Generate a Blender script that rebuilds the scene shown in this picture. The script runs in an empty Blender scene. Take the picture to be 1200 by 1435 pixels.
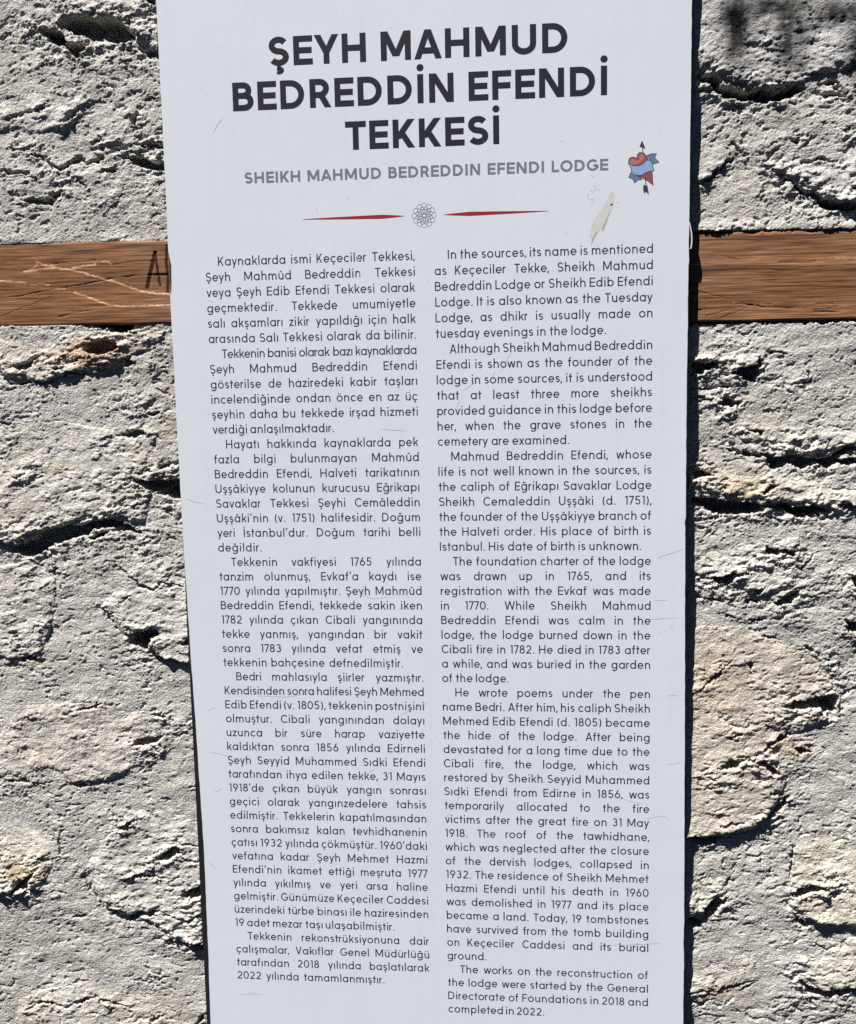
import bpy, math
import numpy as np
from mathutils import Matrix, Vector

# ------------------------------------------------------------------ camera, sky, sun, exposure
scn = bpy.context.scene
COL = scn.collection
FPX, CX, CY = 1532.0, 600.0, 717.5           # focal length / centre in photo pixels (1200 x 1435)
CAM = np.array([0.14818887, -1.55224645, 1.6])
ROT = np.array([[0.9952629639, 0.0072832720, 0.0969463077],
                [0.0951440157, 0.1319801365, -0.9866756609],
                [-0.0199812141, 0.9912256037, 0.1306619821]])
cd = bpy.data.cameras.new('camera')
cd.sensor_fit = 'VERTICAL'; cd.sensor_height = 24.0; cd.sensor_width = 24.0
cd.lens = 24.0 * FPX / 1435.0
cd.clip_start = 0.01; cd.clip_end = 200
cam = bpy.data.objects.new('camera', cd); COL.objects.link(cam)
M = Matrix([list(ROT[i]) + [CAM[i]] for i in range(3)] + [[0, 0, 0, 1]])
cam.matrix_world = M
scn.camera = cam
scn.cycles.use_denoising = False
scn.cycles.diffuse_bounces = 2

SUN = Vector((-0.32, -0.36, 0.876)).normalized()     # towards the sun: high, from the upper left
w = bpy.data.worlds.new('World'); scn.world = w; w.use_nodes = True
nt = w.node_tree; bg = nt.nodes['Background']
sky = nt.nodes.new('ShaderNodeTexSky'); sky.sky_type = 'NISHITA'; sky.sun_disc = False
sky.air_density = 0.07; sky.dust_density = 0.05; sky.ozone_density = 0.0
sky.sun_elevation = math.asin(SUN.z); sky.sun_rotation = math.atan2(SUN.x, SUN.y) % (2 * math.pi)
nt.links.new(sky.outputs[0], bg.inputs[0]); bg.inputs[1].default_value = 0.05
ld = bpy.data.lights.new('sun', 'SUN'); ld.energy = 5.0; ld.angle = math.radians(0.5); ld.color = (1.0, 0.975, 0.94)
lo = bpy.data.objects.new('sun', ld); COL.objects.link(lo)
lo.rotation_euler = SUN.to_track_quat('Z', 'Y').to_euler(); lo.location = (-2, -3, 5)
vs = scn.view_settings
vs.view_transform = 'Standard'; vs.look = 'None'; vs.gamma = 1; vs.use_curve_mapping = False; vs.exposure = 1.0

# ------------------------------------------------------------------ helpers
def plane(x, y, Y=0.0):
    """photo pixel -> (X, Z) on the vertical plane at depth Y (wall, beam or sign face)"""
    d = ROT @ np.array([(x - CX) / FPX, -(y - CY) / FPX, -1.0])
    s = (Y - CAM[1]) / d[1]
    p = CAM + d * s
    return float(p[0]), float(p[2])

_rng = np.random.RandomState(7)
_G = _rng.rand(8, 256, 256) * 2 * np.pi
_GX, _GY = np.cos(_G), np.sin(_G)
_J = _rng.rand(4, 256, 256, 3)
def perlin(x, y, s=0):
    ox, oy = s * 17.31, s * 9.77
    x = x + ox; y = y + oy; k = s % 8
    xi = np.floor(x).astype(np.int64); yi = np.floor(y).astype(np.int64)
    fx = x - xi; fy = y - yi
    u = fx * fx * fx * (fx * (fx * 6 - 15) + 10); v = fy * fy * fy * (fy * (fy * 6 - 15) + 10)
    def g(i, j):
        a = (xi + i) & 255; b = (yi + j) & 255
        return _GX[k, a, b] * (fx - i) + _GY[k, a, b] * (fy - j)
    n0 = g(0, 0) * (1 - u) + g(1, 0) * u; n1 = g(0, 1) * (1 - u) + g(1, 1) * u
    return (n0 * (1 - v) + n1 * v) * 1.5
def fbm(x, y, s=0, o=4, gain=.5):
    t = 0; a = 1; f = 1
    for i in range(o):
        t = t + a * perlin(x * f, y * f, s + i); a *= gain; f *= 2.03
    return t
def ridged(x, y, s=0, o=3):
    t = 0; a = 1; f = 1
    for i in range(o):
        t = t + a * (1 - 2.2 * np.abs(perlin(x * f, y * f, s + i))); a *= .5; f *= 2.1
    return t
def worley(x, y, s=0):
    x = x + s * 5.3; y = y + s * 3.7; k = s % 4
    xi = np.floor(x).astype(np.int64); yi = np.floor(y).astype(np.int64)
    d1 = np.full(x.shape, 9.0); hid = np.zeros(x.shape)
    for i in (-1, 0, 1):
        for j in (-1, 0, 1):
            r = _J[k, (xi + i) & 255, (yi + j) & 255]
            d = np.hypot(xi + i + r[..., 0] - x, yi + j + r[..., 1] - y)
            m = d < d1
            d1 = np.where(m, d, d1); hid = np.where(m, r[..., 2], hid)
    return d1, hid
def sstep(a, b, x):
    t = np.clip((x - a) / (b - a), 0, 1); return t * t * (3 - 2 * t)
def poly_sd(x, z, P):
    """signed distance, positive inside"""
    P = np.asarray(P); d = np.full(x.shape, 1e9); ins = np.zeros(x.shape, bool)
    n = len(P)
    for i in range(n):
        ax, az = P[i]; bx, bz = P[(i + 1) % n]
        ex, ez = bx - ax, bz - az
        t = np.clip(((x - ax) * ex + (z - az) * ez) / (ex * ex + ez * ez + 1e-15), 0, 1)
        d = np.minimum(d, np.hypot(x - ax - t * ex, z - az - t * ez))
        c = (az > z) != (bz > z)
        with np.errstate(divide='ignore', invalid='ignore'):
            xx = (bx - ax) * (z - az) / (bz - az + 1e-15) + ax
        ins ^= c & (x < xx)
    return np.where(ins, d, -d)
def line_d(x, z, P):
    d = np.full(x.shape, 1e9); tt = np.zeros(x.shape); n = len(P) - 1
    for i in range(n):
        ax, az = P[i]; bx, bz = P[i + 1]; ex, ez = bx - ax, bz - az
        t = np.clip(((x - ax) * ex + (z - az) * ez) / (ex * ex + ez * ez + 1e-15), 0, 1)
        q = np.hypot(x - ax - t * ex, z - az - t * ez); m = q < d
        d = np.where(m, q, d); tt = np.where(m, (i + t) / n, tt)
    return d, tt

def node_mat(name):
    m = bpy.data.materials.new(name); m.use_nodes = True
    return m, m.node_tree, m.node_tree.nodes['Principled BSDF']
def add(nt, kind, **kw):
    n = nt.nodes.new(kind)
    for k, v in kw.items(): setattr(n, k, v)
    return n
def plain(name, rgb, rough=.5, spec=.4, var=0.0, scale=60):
    m, nt, b = node_mat(name)
    b.inputs['Roughness'].default_value = rough; b.inputs['Specular IOR Level'].default_value = spec
    tc = add(nt, 'ShaderNodeTexCoord'); n = add(nt, 'ShaderNodeTexNoise'); n.inputs['Scale'].default_value = scale; n.inputs['Detail'].default_value = 6
    nt.links.new(tc.outputs['Object'], n.inputs['Vector'])
    mx = add(nt, 'ShaderNodeMix', data_type='RGBA')
    mx.inputs[6].default_value = [c * (1 - var) for c in rgb] + [1]; mx.inputs[7].default_value = [min(1, c * (1 + var)) for c in rgb] + [1]
    nt.links.new(n.outputs[0], mx.inputs[0]); nt.links.new(mx.outputs[2], b.inputs['Base Color'])
    return m
def mesh_obj(name, V, F, mat, parent=None, smooth=False):
    me = bpy.data.meshes.new(name); me.from_pydata(V, [], F); me.update()
    if smooth: me.polygons.foreach_set('use_smooth', [True] * len(me.polygons))
    me.materials.append(mat)
    o = bpy.data.objects.new(name, me); COL.objects.link(o)
    if parent: o.parent = parent
    return o
def grid_obj(name, X, Y, Z, keep, mat, parent=None, tint=None, smooth=True):
    """height field: arrays (rows, cols); keep = per-cell mask"""
    r, c = X.shape
    idx = np.arange(r * c).reshape(r, c)
    q = np.stack([idx[:-1, :-1], idx[:-1, 1:], idx[1:, 1:], idx[1:, :-1]], -1)[keep].reshape(-1, 4)
    used = np.zeros(r * c, bool); used[q.ravel()] = True
    rm = np.cumsum(used) - 1; q = rm[q]
    co = np.stack([X, Y, Z], -1).reshape(-1, 3)[used].astype(np.float32)
    me = bpy.data.meshes.new(name)
    me.vertices.add(len(co)); me.vertices.foreach_set('co', co.ravel())
    me.loops.add(q.size); me.loops.foreach_set('vertex_index', q.ravel().astype(np.int32))
    me.polygons.add(len(q)); me.polygons.foreach_set('loop_start', np.arange(0, q.size, 4, dtype=np.int32))
    me.polygons.foreach_set('use_smooth', np.full(len(q), smooth))
    me.update(calc_edges=True)
    if tint is not None:
        a = me.color_attributes.new('tint', 'FLOAT_COLOR', 'POINT')
        t = np.ones((used.sum(), 4), np.float32); t[:, :3] = tint.reshape(-1, 3)[used]
        a.data.foreach_set('color', t.ravel())
    me.materials.append(mat)
    o = bpy.data.objects.new(name, me); COL.objects.link(o)
    if parent: o.parent = parent
    return o
def thing(name, label, cat, loc=(0, 0, 0), group=None):
    o = bpy.data.objects.new(name, None); COL.objects.link(o); o.location = loc
    o.empty_display_size = .05
    o['label'] = label; o['category'] = cat
    if group: o['group'] = group
    return o

# ------------------------------------------------------------------ materials for the masonry
def rock_material(name, lo_c, hi_c, spots, bump=.0007):
    m, nt, b = node_mat(name); L = nt.links.new
    b.inputs['Roughness'].default_value = .93; b.inputs['Specular IOR Level'].default_value = .15
    tc = add(nt, 'ShaderNodeTexCoord')
    def noise(sc, det=5, rough=.6):
        n = add(nt, 'ShaderNodeTexNoise'); n.inputs['Scale'].default_value = sc; n.inputs['Detail'].default_value = det; n.inputs['Roughness'].default_value = rough
        L(tc.outputs['Object'], n.inputs['Vector']); return n
    n1 = noise(14); n2 = noise(150, 6, .75); n3 = noise(430, 2, .5); n4 = noise(6, 4)
    r1 = add(nt, 'ShaderNodeMapRange'); r1.inputs[1].default_value = .36; r1.inputs[2].default_value = .64; L(n1.outputs[0], r1.inputs[0])
    mx = add(nt, 'ShaderNodeMix', data_type='RGBA'); mx.inputs[6].default_value = lo_c + (1,); mx.inputs[7].default_value = hi_c + (1,)
    L(r1.outputs[0], mx.inputs[0])
    # warm stain
    r4 = add(nt, 'ShaderNodeMapRange'); r4.inputs[1].default_value = .52; r4.inputs[2].default_value = .68; r4.inputs[4].default_value = .55; L(n4.outputs[0], r4.inputs[0])
    ms = add(nt, 'ShaderNodeMix', data_type='RGBA', blend_type='MULTIPLY'); ms.inputs[7].default_value = spots + (1,)
    L(r4.outputs[0], ms.inputs[0]); L(mx.outputs[2], ms.inputs[6])
    # grain speckle
    r2 = add(nt, 'ShaderNodeMapRange'); r2.inputs[1].default_value = .3; r2.inputs[2].default_value = .7; r2.inputs[3].default_value = .66; r2.inputs[4].default_value = 1.28; L(n2.outputs[0], r2.inputs[0])
    mg = add(nt, 'ShaderNodeMix', data_type='RGBA', blend_type='MULTIPLY'); mg.inputs[0].default_value = 1
    L(ms.outputs[2], mg.inputs[6]); L(r2.outputs[0], mg.inputs[7])
    at = add(nt, 'ShaderNodeAttribute', attribute_name='tint')
    mt = add(nt, 'ShaderNodeMix', data_type='RGBA', blend_type='MULTIPLY'); mt.inputs[0].default_value = 1
    L(mg.outputs[2], mt.inputs[6]); L(at.outputs['Color'], mt.inputs[7]); L(mt.outputs[2], b.inputs['Base Color'])
    ad = add(nt, 'ShaderNodeMath', operation='ADD'); L(n2.outputs[0], ad.inputs[0]); L(n3.outputs[0], ad.inputs[1])
    bp = add(nt, 'ShaderNodeBump'); bp.inputs['Strength'].default_value = 1; bp.inputs['Distance'].default_value = bump
    L(ad.outputs[0], bp.inputs['Height']); L(bp.outputs[0], b.inputs['Normal'])
    return m
MORTAR = rock_material('mortar', (.412, .393, .362), (.482, .464, .434), (.96, .92, .86), .0018)
STONE = rock_material('stone', (.412, .393, .364), (.515, .498, .468), (.95, .90, .83), .0015)

# ------------------------------------------------------------------ traced relief (photo pixels, put on the wall plane)
def zm(x0, y0, s, pts):
    return [(x0 + x / s, y0 + y / s) for x, y in pts]
Z1 = (0, 0, 4.22); Z2 = (0, 440, 4.0); Z3 = (0, 700, 3.987); Z4 = (0, 1040, 3.632)
Z5 = (950, 0, 4.22); Z6 = (950, 440, 4.484); Z7 = (950, 740, 3.986); Z8 = (950, 1080, 4.04)
CAV = [
 (Z1, 22, [(340,140),(390,90),(480,80),(560,105),(640,95),(700,115),(750,175),(830,195),(780,255),(700,260),(620,235),(540,235),(490,210),(440,210),(390,180)]),
 (Z1, 17, [(240,170),(300,165),(350,180),(380,220),(400,260),(480,250),(510,275),(480,330),(450,340),(400,295),(330,260),(270,220)]),
 (Z1, 9, [(800,275),(880,295),(935,285),(935,335),(870,335)]), (Z1, 14, [(840,-30),(920,-30),(925,50),(870,15)]),
 (Z1, 9, [(700,60),(790,45),(770,78),(720,88)]), (Z1, 15, [(750,935),(830,925),(985,960),(985,1025),(880,1005),(800,975)]),
 (Z1, 8, [(420,650),(480,645),(445,705),(380,735)]), (Z1, 8, [(765,680),(830,655),(815,745),(765,735)]),
 (Z1, 8, [(120,1180),(200,1175),(330,1180),(320,1210),(200,1205)]), (Z1, 7, [(590,1005),(700,990),(690,1020),(610,1030)]),
 (Z1, 8, [(290,1160),(370,1110),(385,1130),(320,1185)]), (Z1, 8, [(400,120),(330,135),(370,185),(420,160)]),
 (Z1, 7, [(545,845),(565,815),(630,820),(600,845)]), (Z1, 8, [(870,850),(975,845),(975,885),(890,875)]),
 (Z2, 26, [(510,40),(755,40),(748,88),(690,104),(630,98),(590,78),(520,72)]),
 (Z2, 14, [(470,200),(480,165),(540,138),(600,140),(670,180),(640,208),(570,232),(500,228)]),
 (Z2, 9, [(675,270),(720,232),(765,280),(710,302)]), (Z2, 10, [(75,292),(150,270),(210,222),(222,242),(160,314),(100,310)]),
 (Z2, 9, [(640,682),(740,646),(825,670),(760,694)]), (Z2, 8, [(812,555),(910,543),(870,584)]), (Z2, 7, [(60,910),(140,900),(110,925)]),
 (Z2, 24, [(750,915),(830,935),(930,925),(1040,920),(1045,1045),(940,1025),(870,1000),(815,965),(765,950)]),
 (Z2, 9, [(300,290),(380,295),(370,312),(310,310)]), (Z2, 9, [(370,265),(435,250),(420,275),(380,280)]), (Z2, 8, [(10,605),(70,600),(60,622),(20,622)]),
 (Z3, 18, [(10,235),(60,265),(100,260),(190,222),(200,196),(290,156),(370,140),(450,146),(540,120),(620,104),(700,136),(740,156),(800,195),(730,190),(660,154),(600,150),(520,174),(470,210),(400,220),(340,240),(240,290),(200,310),(160,315),(70,294)]),
 (Z3, 9, [(490,205),(560,180),(615,166),(582,210),(530,224)]),
 (Z3, 20, [(690,748),(780,738),(860,720),(895,742),(850,784),(822,840),(788,832),(740,800)]),
 (Z3, 9, [(75,888),(150,876),(215,864),(205,893),(140,904)]), (Z3, 8, [(745,1365),(800,1328),(930,1314),(870,1358),(800,1384)]),
 (Z3, 8, [(280,400),(310,370),(325,390),(300,415)]), (Z3, 8, [(1005,790),(1080,775),(1080,805),(1030,808)]), (Z3, 8, [(75,770),(110,755),(105,780)]),
 (Z4, 10, [(785,595),(840,556),(900,524),(936,560),(880,584),(820,606)]), (Z4, 13, [(928,764),(980,738),(1045,728),(1045,765),(970,806),(940,786)]),
 (Z4, 12, [(545,848),(625,836),(600,868),(565,886)]), (Z4, 9, [(645,893),(720,856),(836,840),(800,864),(720,890),(660,906)]),
 (Z4, 15, [(885,996),(960,1016),(1060,1010),(1060,1070),(980,1054)]),
 (Z4, 16, [(55,752),(80,706),(130,686),(184,645),(170,690),(142,704),(154,744),(110,744),(70,775),(30,768)]),
 (Z4, 8, [(5,660),(40,648),(30,675)]), (Z4, 9, [(600,435),(640,416),(668,392),(655,428),(610,445)]),
 (Z5, 26, [(115,410),(180,436),(240,450),(260,496),(340,526),(420,540),(520,516),(600,530),(700,505),(745,528),(640,584),(560,600),(500,620),(420,606),(350,596),(270,576),(230,550),(205,525),(115,475)]),
 (Z5, 20, [(600,1025),(650,1056),(690,1105),(720,1150),(790,1164),(850,1218),(920,1254),(1000,1246),(1080,1236),(1080,1208),(950,1196),(870,1174),(800,1134),(740,1124),(680,1054)]),
 (Z5, 8, [(660,830),(735,816),(700,856)]), (Z5, 12, [(1015,1105),(1080,1095),(1080,1135),(1020,1130)]), (Z5, 9, [(505,265),(540,262),(535,292),(515,290)]),
 (Z5, 8, [(800,550),(880,545),(990,565),(990,588),(900,575)]),
 (Z6, 16, [(90,296),(270,308),(230,334),(170,366),(90,388)]),
 (Z6, 17, [(335,362),(400,342),(500,320),(512,280),(530,296),(488,420),(420,416),(370,384)]),
 (Z6, 11, [(240,556),(310,524),(415,556),(330,596)]), (Z6, 9, [(425,718),(545,726),(525,764)]),
 (Z6, 17, [(540,886),(650,906),(730,874),(790,874),(830,906),(930,910),(1000,872),(1060,834),(1140,824),(1140,842),(1060,874),(1015,908),(1140,914),(1140,946),(1000,942),(930,972),(870,946),(780,972),(700,946),(600,976)]),
 (Z6, 13, [(85,962),(160,980),(220,1010),(170,1030),(85,1026)]),
 (Z6, 24, [(85,1150),(180,1160),(330,1164),(450,1184),(560,1206),(650,1194),(740,1208),(900,1204),(975,1235),(860,1256),(760,1280),(690,1244),(560,1224),(500,1252),(400,1252),(290,1258),(210,1264),(165,1212),(85,1190)]),
 (Z6, 10, [(515,1132),(600,1072),(625,1085),(545,1140)]),
 (Z7, 13, [(492,106),(560,120),(684,128),(640,152),(497,150)]), (Z7, 13, [(178,282),(250,266),(320,244),(382,246),(300,306),(220,306)]),
 (Z7, 9, [(420,345),(490,326),(465,376)]), (Z7, 12, [(535,424),(590,386),(668,344),(674,378),(640,416),(580,440)]),
 (Z7, 12, [(962,280),(1020,250),(1020,340),(985,325)]), (Z7, 16, [(925,495),(960,526),(1020,515),(1020,590),(960,580)]),
 (Z7, 17, [(585,1002),(640,966),(720,960),(790,934),(890,930),(896,972),(865,1025),(810,1036),(796,1000),(700,1014)]),
 (Z7, 10, [(205,1344),(280,1306),(376,1284),(335,1336)]), (Z7, 11, [(425,1298),(490,1296),(576,1372),(540,1380),(480,1336)]),
 (Z7, 8, [(640,1235),(700,1215),(745,1250),(690,1265)]), (Z7, 9, [(370,410),(400,400),(455,398),(440,420),(390,424)]),
 (Z8, 15, [(55,360),(140,380),(220,374),(246,396),(150,420),(100,400),(55,385)]),
 (Z8, 13, [(450,292),(500,242),(545,222),(560,186),(620,146),(645,152),(575,214),(545,254),(480,290)]),
 (Z8, 14, [(145,772),(200,722),(290,714),(264,754),(180,836),(150,836)]), (Z8, 16, [(55,815),(150,856),(130,890),(30,878)]),
 (Z8, 12, [(630,692),(700,652),(790,640),(856,650),(800,670),(740,680),(680,706),(645,716)]),
 (Z8, 12, [(630,790),(680,826),(740,850),(806,846),(725,892),(680,856)]),
 (Z8, 15, [(685,1166),(720,1200),(800,1234),(880,1240),(1030,1212),(1030,1246),(850,1276),(740,1256),(696,1214)]),
 (Z8, 6, [(502,572),(540,572),(530,588)]),
]
CRK = [   # frame, width (photo px), depth mm, points
 (Z1,6,9,[(190,915),(290,960),(360,1010),(400,970),(480,935),(510,960),(580,940),(640,905),(720,870),(800,860),(860,870)]),
 (Z1,4,6,[(80,885),(150,890),(220,855)]), (Z1,4,6,[(10,1020),(100,1025),(180,1030)]), (Z1,4,6,[(80,690),(160,670),(240,640),(280,630)]),
 (Z1,3,5,[(450,1050),(520,1110)]), (Z1,3,5,[(860,590),(940,600)]),
 (Z2,4,9,[(25,365),(60,390),(150,385),(250,380),(330,355),(430,330),(520,325),(580,310)]),
 (Z2,4,8,[(900,862),(960,845),(1010,835)]), (Z2,3,6,[(720,870),(780,890),(850,880)]), (Z2,3,5,[(690,1060),(760,1075),(820,1060)]),
 (Z3,4,9,[(690,390),(740,440),(790,480),(860,495),(920,465),(980,475),(1050,485)]), (Z3,2.5,7,[(565,610),(640,700),(700,755)]),
 (Z3,5,8,[(840,860),(900,890),(960,900),(1080,928)]), (Z3,4,8,[(350,1200),(390,1185),(460,1170),(520,1160),(630,1138)]),
 (Z3,4,7,[(90,1245),(160,1210)]), (Z3,4,7,[(860,1195),(920,1205)]), (Z3,3,6,[(700,560),(740,540)]), (Z3,3,6,[(650,330),(665,350)]),
 (Z4,4,8,[(345,200),(400,225),(480,214)]), (Z4,4,8,[(640,695),(720,670),(800,680),(850,690)]), (Z4,4,8,[(880,495),(1000,530)]),
 (Z4,4,8,[(940,590),(1030,612)]), (Z4,2,6,[(420,680),(490,780),(560,870)]), (Z4,4,8,[(840,870),(900,890),(960,905),(1045,860)]),
 (Z4,3,7,[(680,1210),(780,1205),(865,1195)]), (Z4,4,7,[(140,1360),(230,1310),(330,1345),(480,1290),(560,1325),(640,1330)]),
 (Z4,5,8,[(770,1415),(840,1385)]), (Z4,6,9,[(990,1440),(1060,1375)]), (Z4,2,6,[(306,450),(310,570)]), (Z4,3,6,[(190,565),(250,592),(310,580)]),
 (Z4,3,6,[(0,205),(100,190),(250,215)]), (Z4,3,6,[(330,900),(420,885),(460,870)]), (Z4,3,6,[(720,485),(780,490)]),
 (Z5,4,8,[(690,468),(760,448),(825,435)]), (Z5,4,8,[(830,495),(930,490)]), (Z5,6,10,[(140,1080),(200,1060),(260,990),(325,940)]),
 (Z5,3,7,[(965,795),(1025,755)]), (Z5,4,8,[(740,958),(840,945),(940,962)]), (Z5,3,6,[(325,845),(375,895)]), (Z5,3,6,[(330,620),(440,655),(500,655)]),
 (Z6,4,9,[(85,470),(150,472),(330,460)]), (Z6,4,8,[(85,535),(150,530),(225,522)]), (Z6,6,9,[(320,850),(400,870),(500,890),(600,880)]),
 (Z6,5,10,[(1010,1198),(1140,1218)]), (Z6,3,6,[(540,615),(640,600)]), (Z6,3,6,[(810,350),(825,395)]), (Z6,3,6,[(810,805),(890,800)]),
 (Z6,4,8,[(560,235),(680,245)]), (Z6,3,7,[(730,435),(830,430)]),
 (Z7,4,8,[(70,370),(150,395),(250,402)]), (Z7,4,8,[(810,1105),(870,1080)]), (Z7,5,9,[(480,1240),(540,1190),(630,1150)]),
 (Z7,3,7,[(270,490),(350,505),(490,512)]), (Z7,3,6,[(85,925),(150,880),(280,760)]), (Z7,3,6,[(280,1170),(360,1155)]), (Z7,3,6,[(700,660),(780,700),(850,770)]),
 (Z7,3,7,[(660,205),(690,235),(760,140)]), (Z7,3,7,[(480,605),(590,630)]), (Z7,4,7,[(375,740),(430,800)]), (Z7,3,7,[(920,940),(1000,880)]),
 (Z8,3,7,[(220,392),(350,358),(440,345)]), (Z8,4,7,[(240,300),(360,290)]), (Z8,3,6,[(515,125),(590,128)]), (Z8,4,8,[(250,650),(280,640),(295,600)]),
 (Z8,3,7,[(60,1252),(200,1240),(300,1222),(440,1180)]), (Z8,4,9,[(60,1298),(140,1318)]), (Z8,3,7,[(350,1245),(455,1185)]), (Z8,3,6,[(655,1080),(725,1082)]),
 (Z8,3,6,[(780,965),(850,1010),(880,990)]), (Z8,3,6,[(120,590),(150,575)]), (Z8,3,6,[(900,905),(925,915)]), (Z8,3,6,[(640,410),(655,500),(630,600)]),
]
# stones: outline (full photo px), rise of the lower part (mm), tint
STN = [
 ('light', 9, (1.08,1.08,1.08), [(88,6),(130,-20),(240,-25),(255,80),(225,78),(190,60),(168,26),(120,18)]),
 ('grey', 5, (.95,.95,.95), [(-10,150),(30,128),(90,135),(118,160),(95,185),(40,190),(-10,185)]),
 ('grey', 5, (1.0,1.0,.99), [(20,255),(60,232),(110,240),(150,225),(235,250),(250,352),(120,352),(-10,352),(-10,270)]),
 ('pink', 7, (1.06,.99,.93), [(2,528),(60,536),(145,520),(180,500),(225,480),(235,462),(150,464),(60,462),(-10,465),(-10,520)]),
 ('grey', 8, (1.02,1.01,.98), [(-10,600),(60,585),(150,600),(195,620),(230,660),(215,700),(205,735),(180,728),(150,725),(100,735),(50,752),(20,766),(-10,755)]),
 ('light', 9, (1.08,1.08,1.06), [(172,797),(190,775),(268,772),(285,880),(285,935),(230,926),(206,910),(178,888),(142,850)]),
 ('grey', 5, (1.0,.99,.96), [(-10,795),(40,785),(78,810),(80,850),(60,915),(20,925),(-10,920)]),
 ('pink', 6, (1.08,1.02,.98), [(-10,1000),(40,985),(150,985),(230,1000),(262,1040),(200,1075),(150,1095),(105,1098),(75,1080),(-10,1090)]),
 ('light', 10, (1.06,1.06,1.04), [(120,1215),(150,1150),(200,1135),(300,1140),(315,1340),(245,1314),(200,1288),(155,1278),(135,1250)]),
 ('yellow', 9, (1.14,1.10,1.0), [(-10,1165),(30,1150),(80,1165),(85,1205),(60,1240),(30,1255),(-10,1255)]),
 ('yellow', 6, (1.05,1.02,.95), [(25,1400),(70,1385),(150,1375),(240,1385),(315,1395),(320,1460),(20,1460)]),
 ('blue grey', 8, (.93,.95,1.0), [(940,-30),(1215,-30),(1215,88),(1150,108),(1115,122),(1070,127),(1012,112),(975,100),(940,100)]),
 ('blue grey', 11, (1.0,1.01,1.03), [(1088,238),(1120,220),(1165,224),(1215,205),(1215,292),(1165,288),(1130,268),(1105,248)]),
 ('grey', 6, (.97,.98,.98), [(950,195),(1018,194),(1026,222),(1010,240),(988,256),(950,258)]),
 ('light', 8, (1.08,1.06,1.03), [(950,490),(1000,492),(1045,485),(1068,495),(1062,518),(1030,524),(1000,512),(950,512)]),
 ('cream', 7, (1.08,1.06,1.0), [(1030,600),(1060,580),(1110,586),(1215,600),(1215,622),(1172,632),(1150,640),(1120,636),(1080,628),(1040,618)]),
 ('cream', 10, (1.07,1.03,.96), [(950,655),(1000,658),(1030,650),(1080,655),(1150,665),(1215,690),(1215,712),(1140,710),(1080,704),(1030,698),(950,695)]),
 ('light', 8, (1.08,1.08,1.05), [(945,785),(980,768),(1070,772),(1078,760),(1120,752),(1127,798),(1115,826),(1060,836),(1000,812),(945,800)]),
 ('tan', 9, (1.06,.98,.90), [(940,895),(985,876),(1030,878),(1080,895),(1140,920),(1163,950),(1172,972),(1158,1010),(1110,1030),(1090,1055),(1105,1085),(1092,1122),(1075,1148),(1050,1163),(1005,1172),(940,1172)]),
 ('cream', 8, (1.06,1.04,.97), [(940,1235),(1000,1222),(1024,1238),(1014,1260),(995,1278),(940,1292)]),
 ('light yellow', 11, (1.14,1.11,1.0), [(1107,1245),(1112,1190),(1128,1168),(1160,1165),(1215,1165),(1215,1298),(1145,1294),(1108,1272),(1104,1262)]),
 ('light yellow', 10, (1.12,1.09,1.0), [(1113,1340),(1140,1318),(1215,1310),(1215,1384),(1150,1388),(1125,1370)]),
 ('pink', 6, (1.06,1.0,.93), [(940,1385),(985,1352),(1030,1338),(1062,1345),(1052,1375),(1000,1398),(940,1404)]),
]
def to_wall(pts): return [plane(x, y, 0.0) for x, y in pts]
CAVW = [(d, to_wall(zm(*z, p))) for z, d, p in CAV]
CRKW = [(wd * .00098, dp, to_wall(zm(*z, p))) for z, wd, dp, p in CRK]
STNW = [(k, r, tuple(1 + .8 * (c - 1) for c in t), to_wall(p)) for k, r, t, p in STN]
# the same masonry goes on beyond the frame: a few more hollows, seams and stones
rs = np.random.RandomState(31)
for i in range(46):
    side = i % 4
    if side == 0: c = (rs.uniform(-1.12, -.74), rs.uniform(.35, 2.3))
    elif side == 1: c = (rs.uniform(.66, 1.05), rs.uniform(.35, 2.3))
    elif side == 2: c = (rs.uniform(-.7, .6), rs.uniform(2.17, 2.36))
    else: c = (rs.uniform(-.7, .6), rs.uniform(.32, .53))
    a = rs.uniform(.012, .035); b = a * rs.uniform(.25, .5)
    if 1.6 < c[1] < 1.8: continue
    CAVW.append((rs.uniform(8, 18), [(c[0] + a * math.cos(t) * rs.uniform(.7, 1.2), c[1] + b * math.sin(t) * rs.uniform(.7, 1.2)) for t in np.linspace(0, 2 * math.pi, 10)[:-1]]))

# beam edges (wall plane)
BT = [plane(-10, 341), plane(236, 337), plane(972, 325), plane(1210, 321)]
BB = [plane(-10, 458), plane(241, 454), plane(968, 452), plane(1210, 447)]
def ext(P, k):   # straight edge continued past the frame
    xs = [p[0] for p in P]; zs = [p[1] for p in P]
    c = np.polyfit(xs, zs, 1); return c
cT, cB = ext(BT, 0), ext(BB, 0)
def beam_top(x): return np.interp(x, [-1.4] + [p[0] for p in BT] + [1.4], [np.polyval(cT, -1.4)] + [p[1] for p in BT] + [np.polyval(cT, 1.4)])
def beam_bot(x): return np.interp(x, [-1.4] + [p[0] for p in BB] + [1.4], [np.polyval(cB, -1.4)] + [p[1] for p in BB] + [np.polyval(cB, 1.4)])

# sign outline in wall coordinates
PXL, PXR, PZT, PZB = -0.3625, 0.3635, 2.30, 0.47
BOARD_BACK = -0.006; FACE = -0.020

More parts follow.
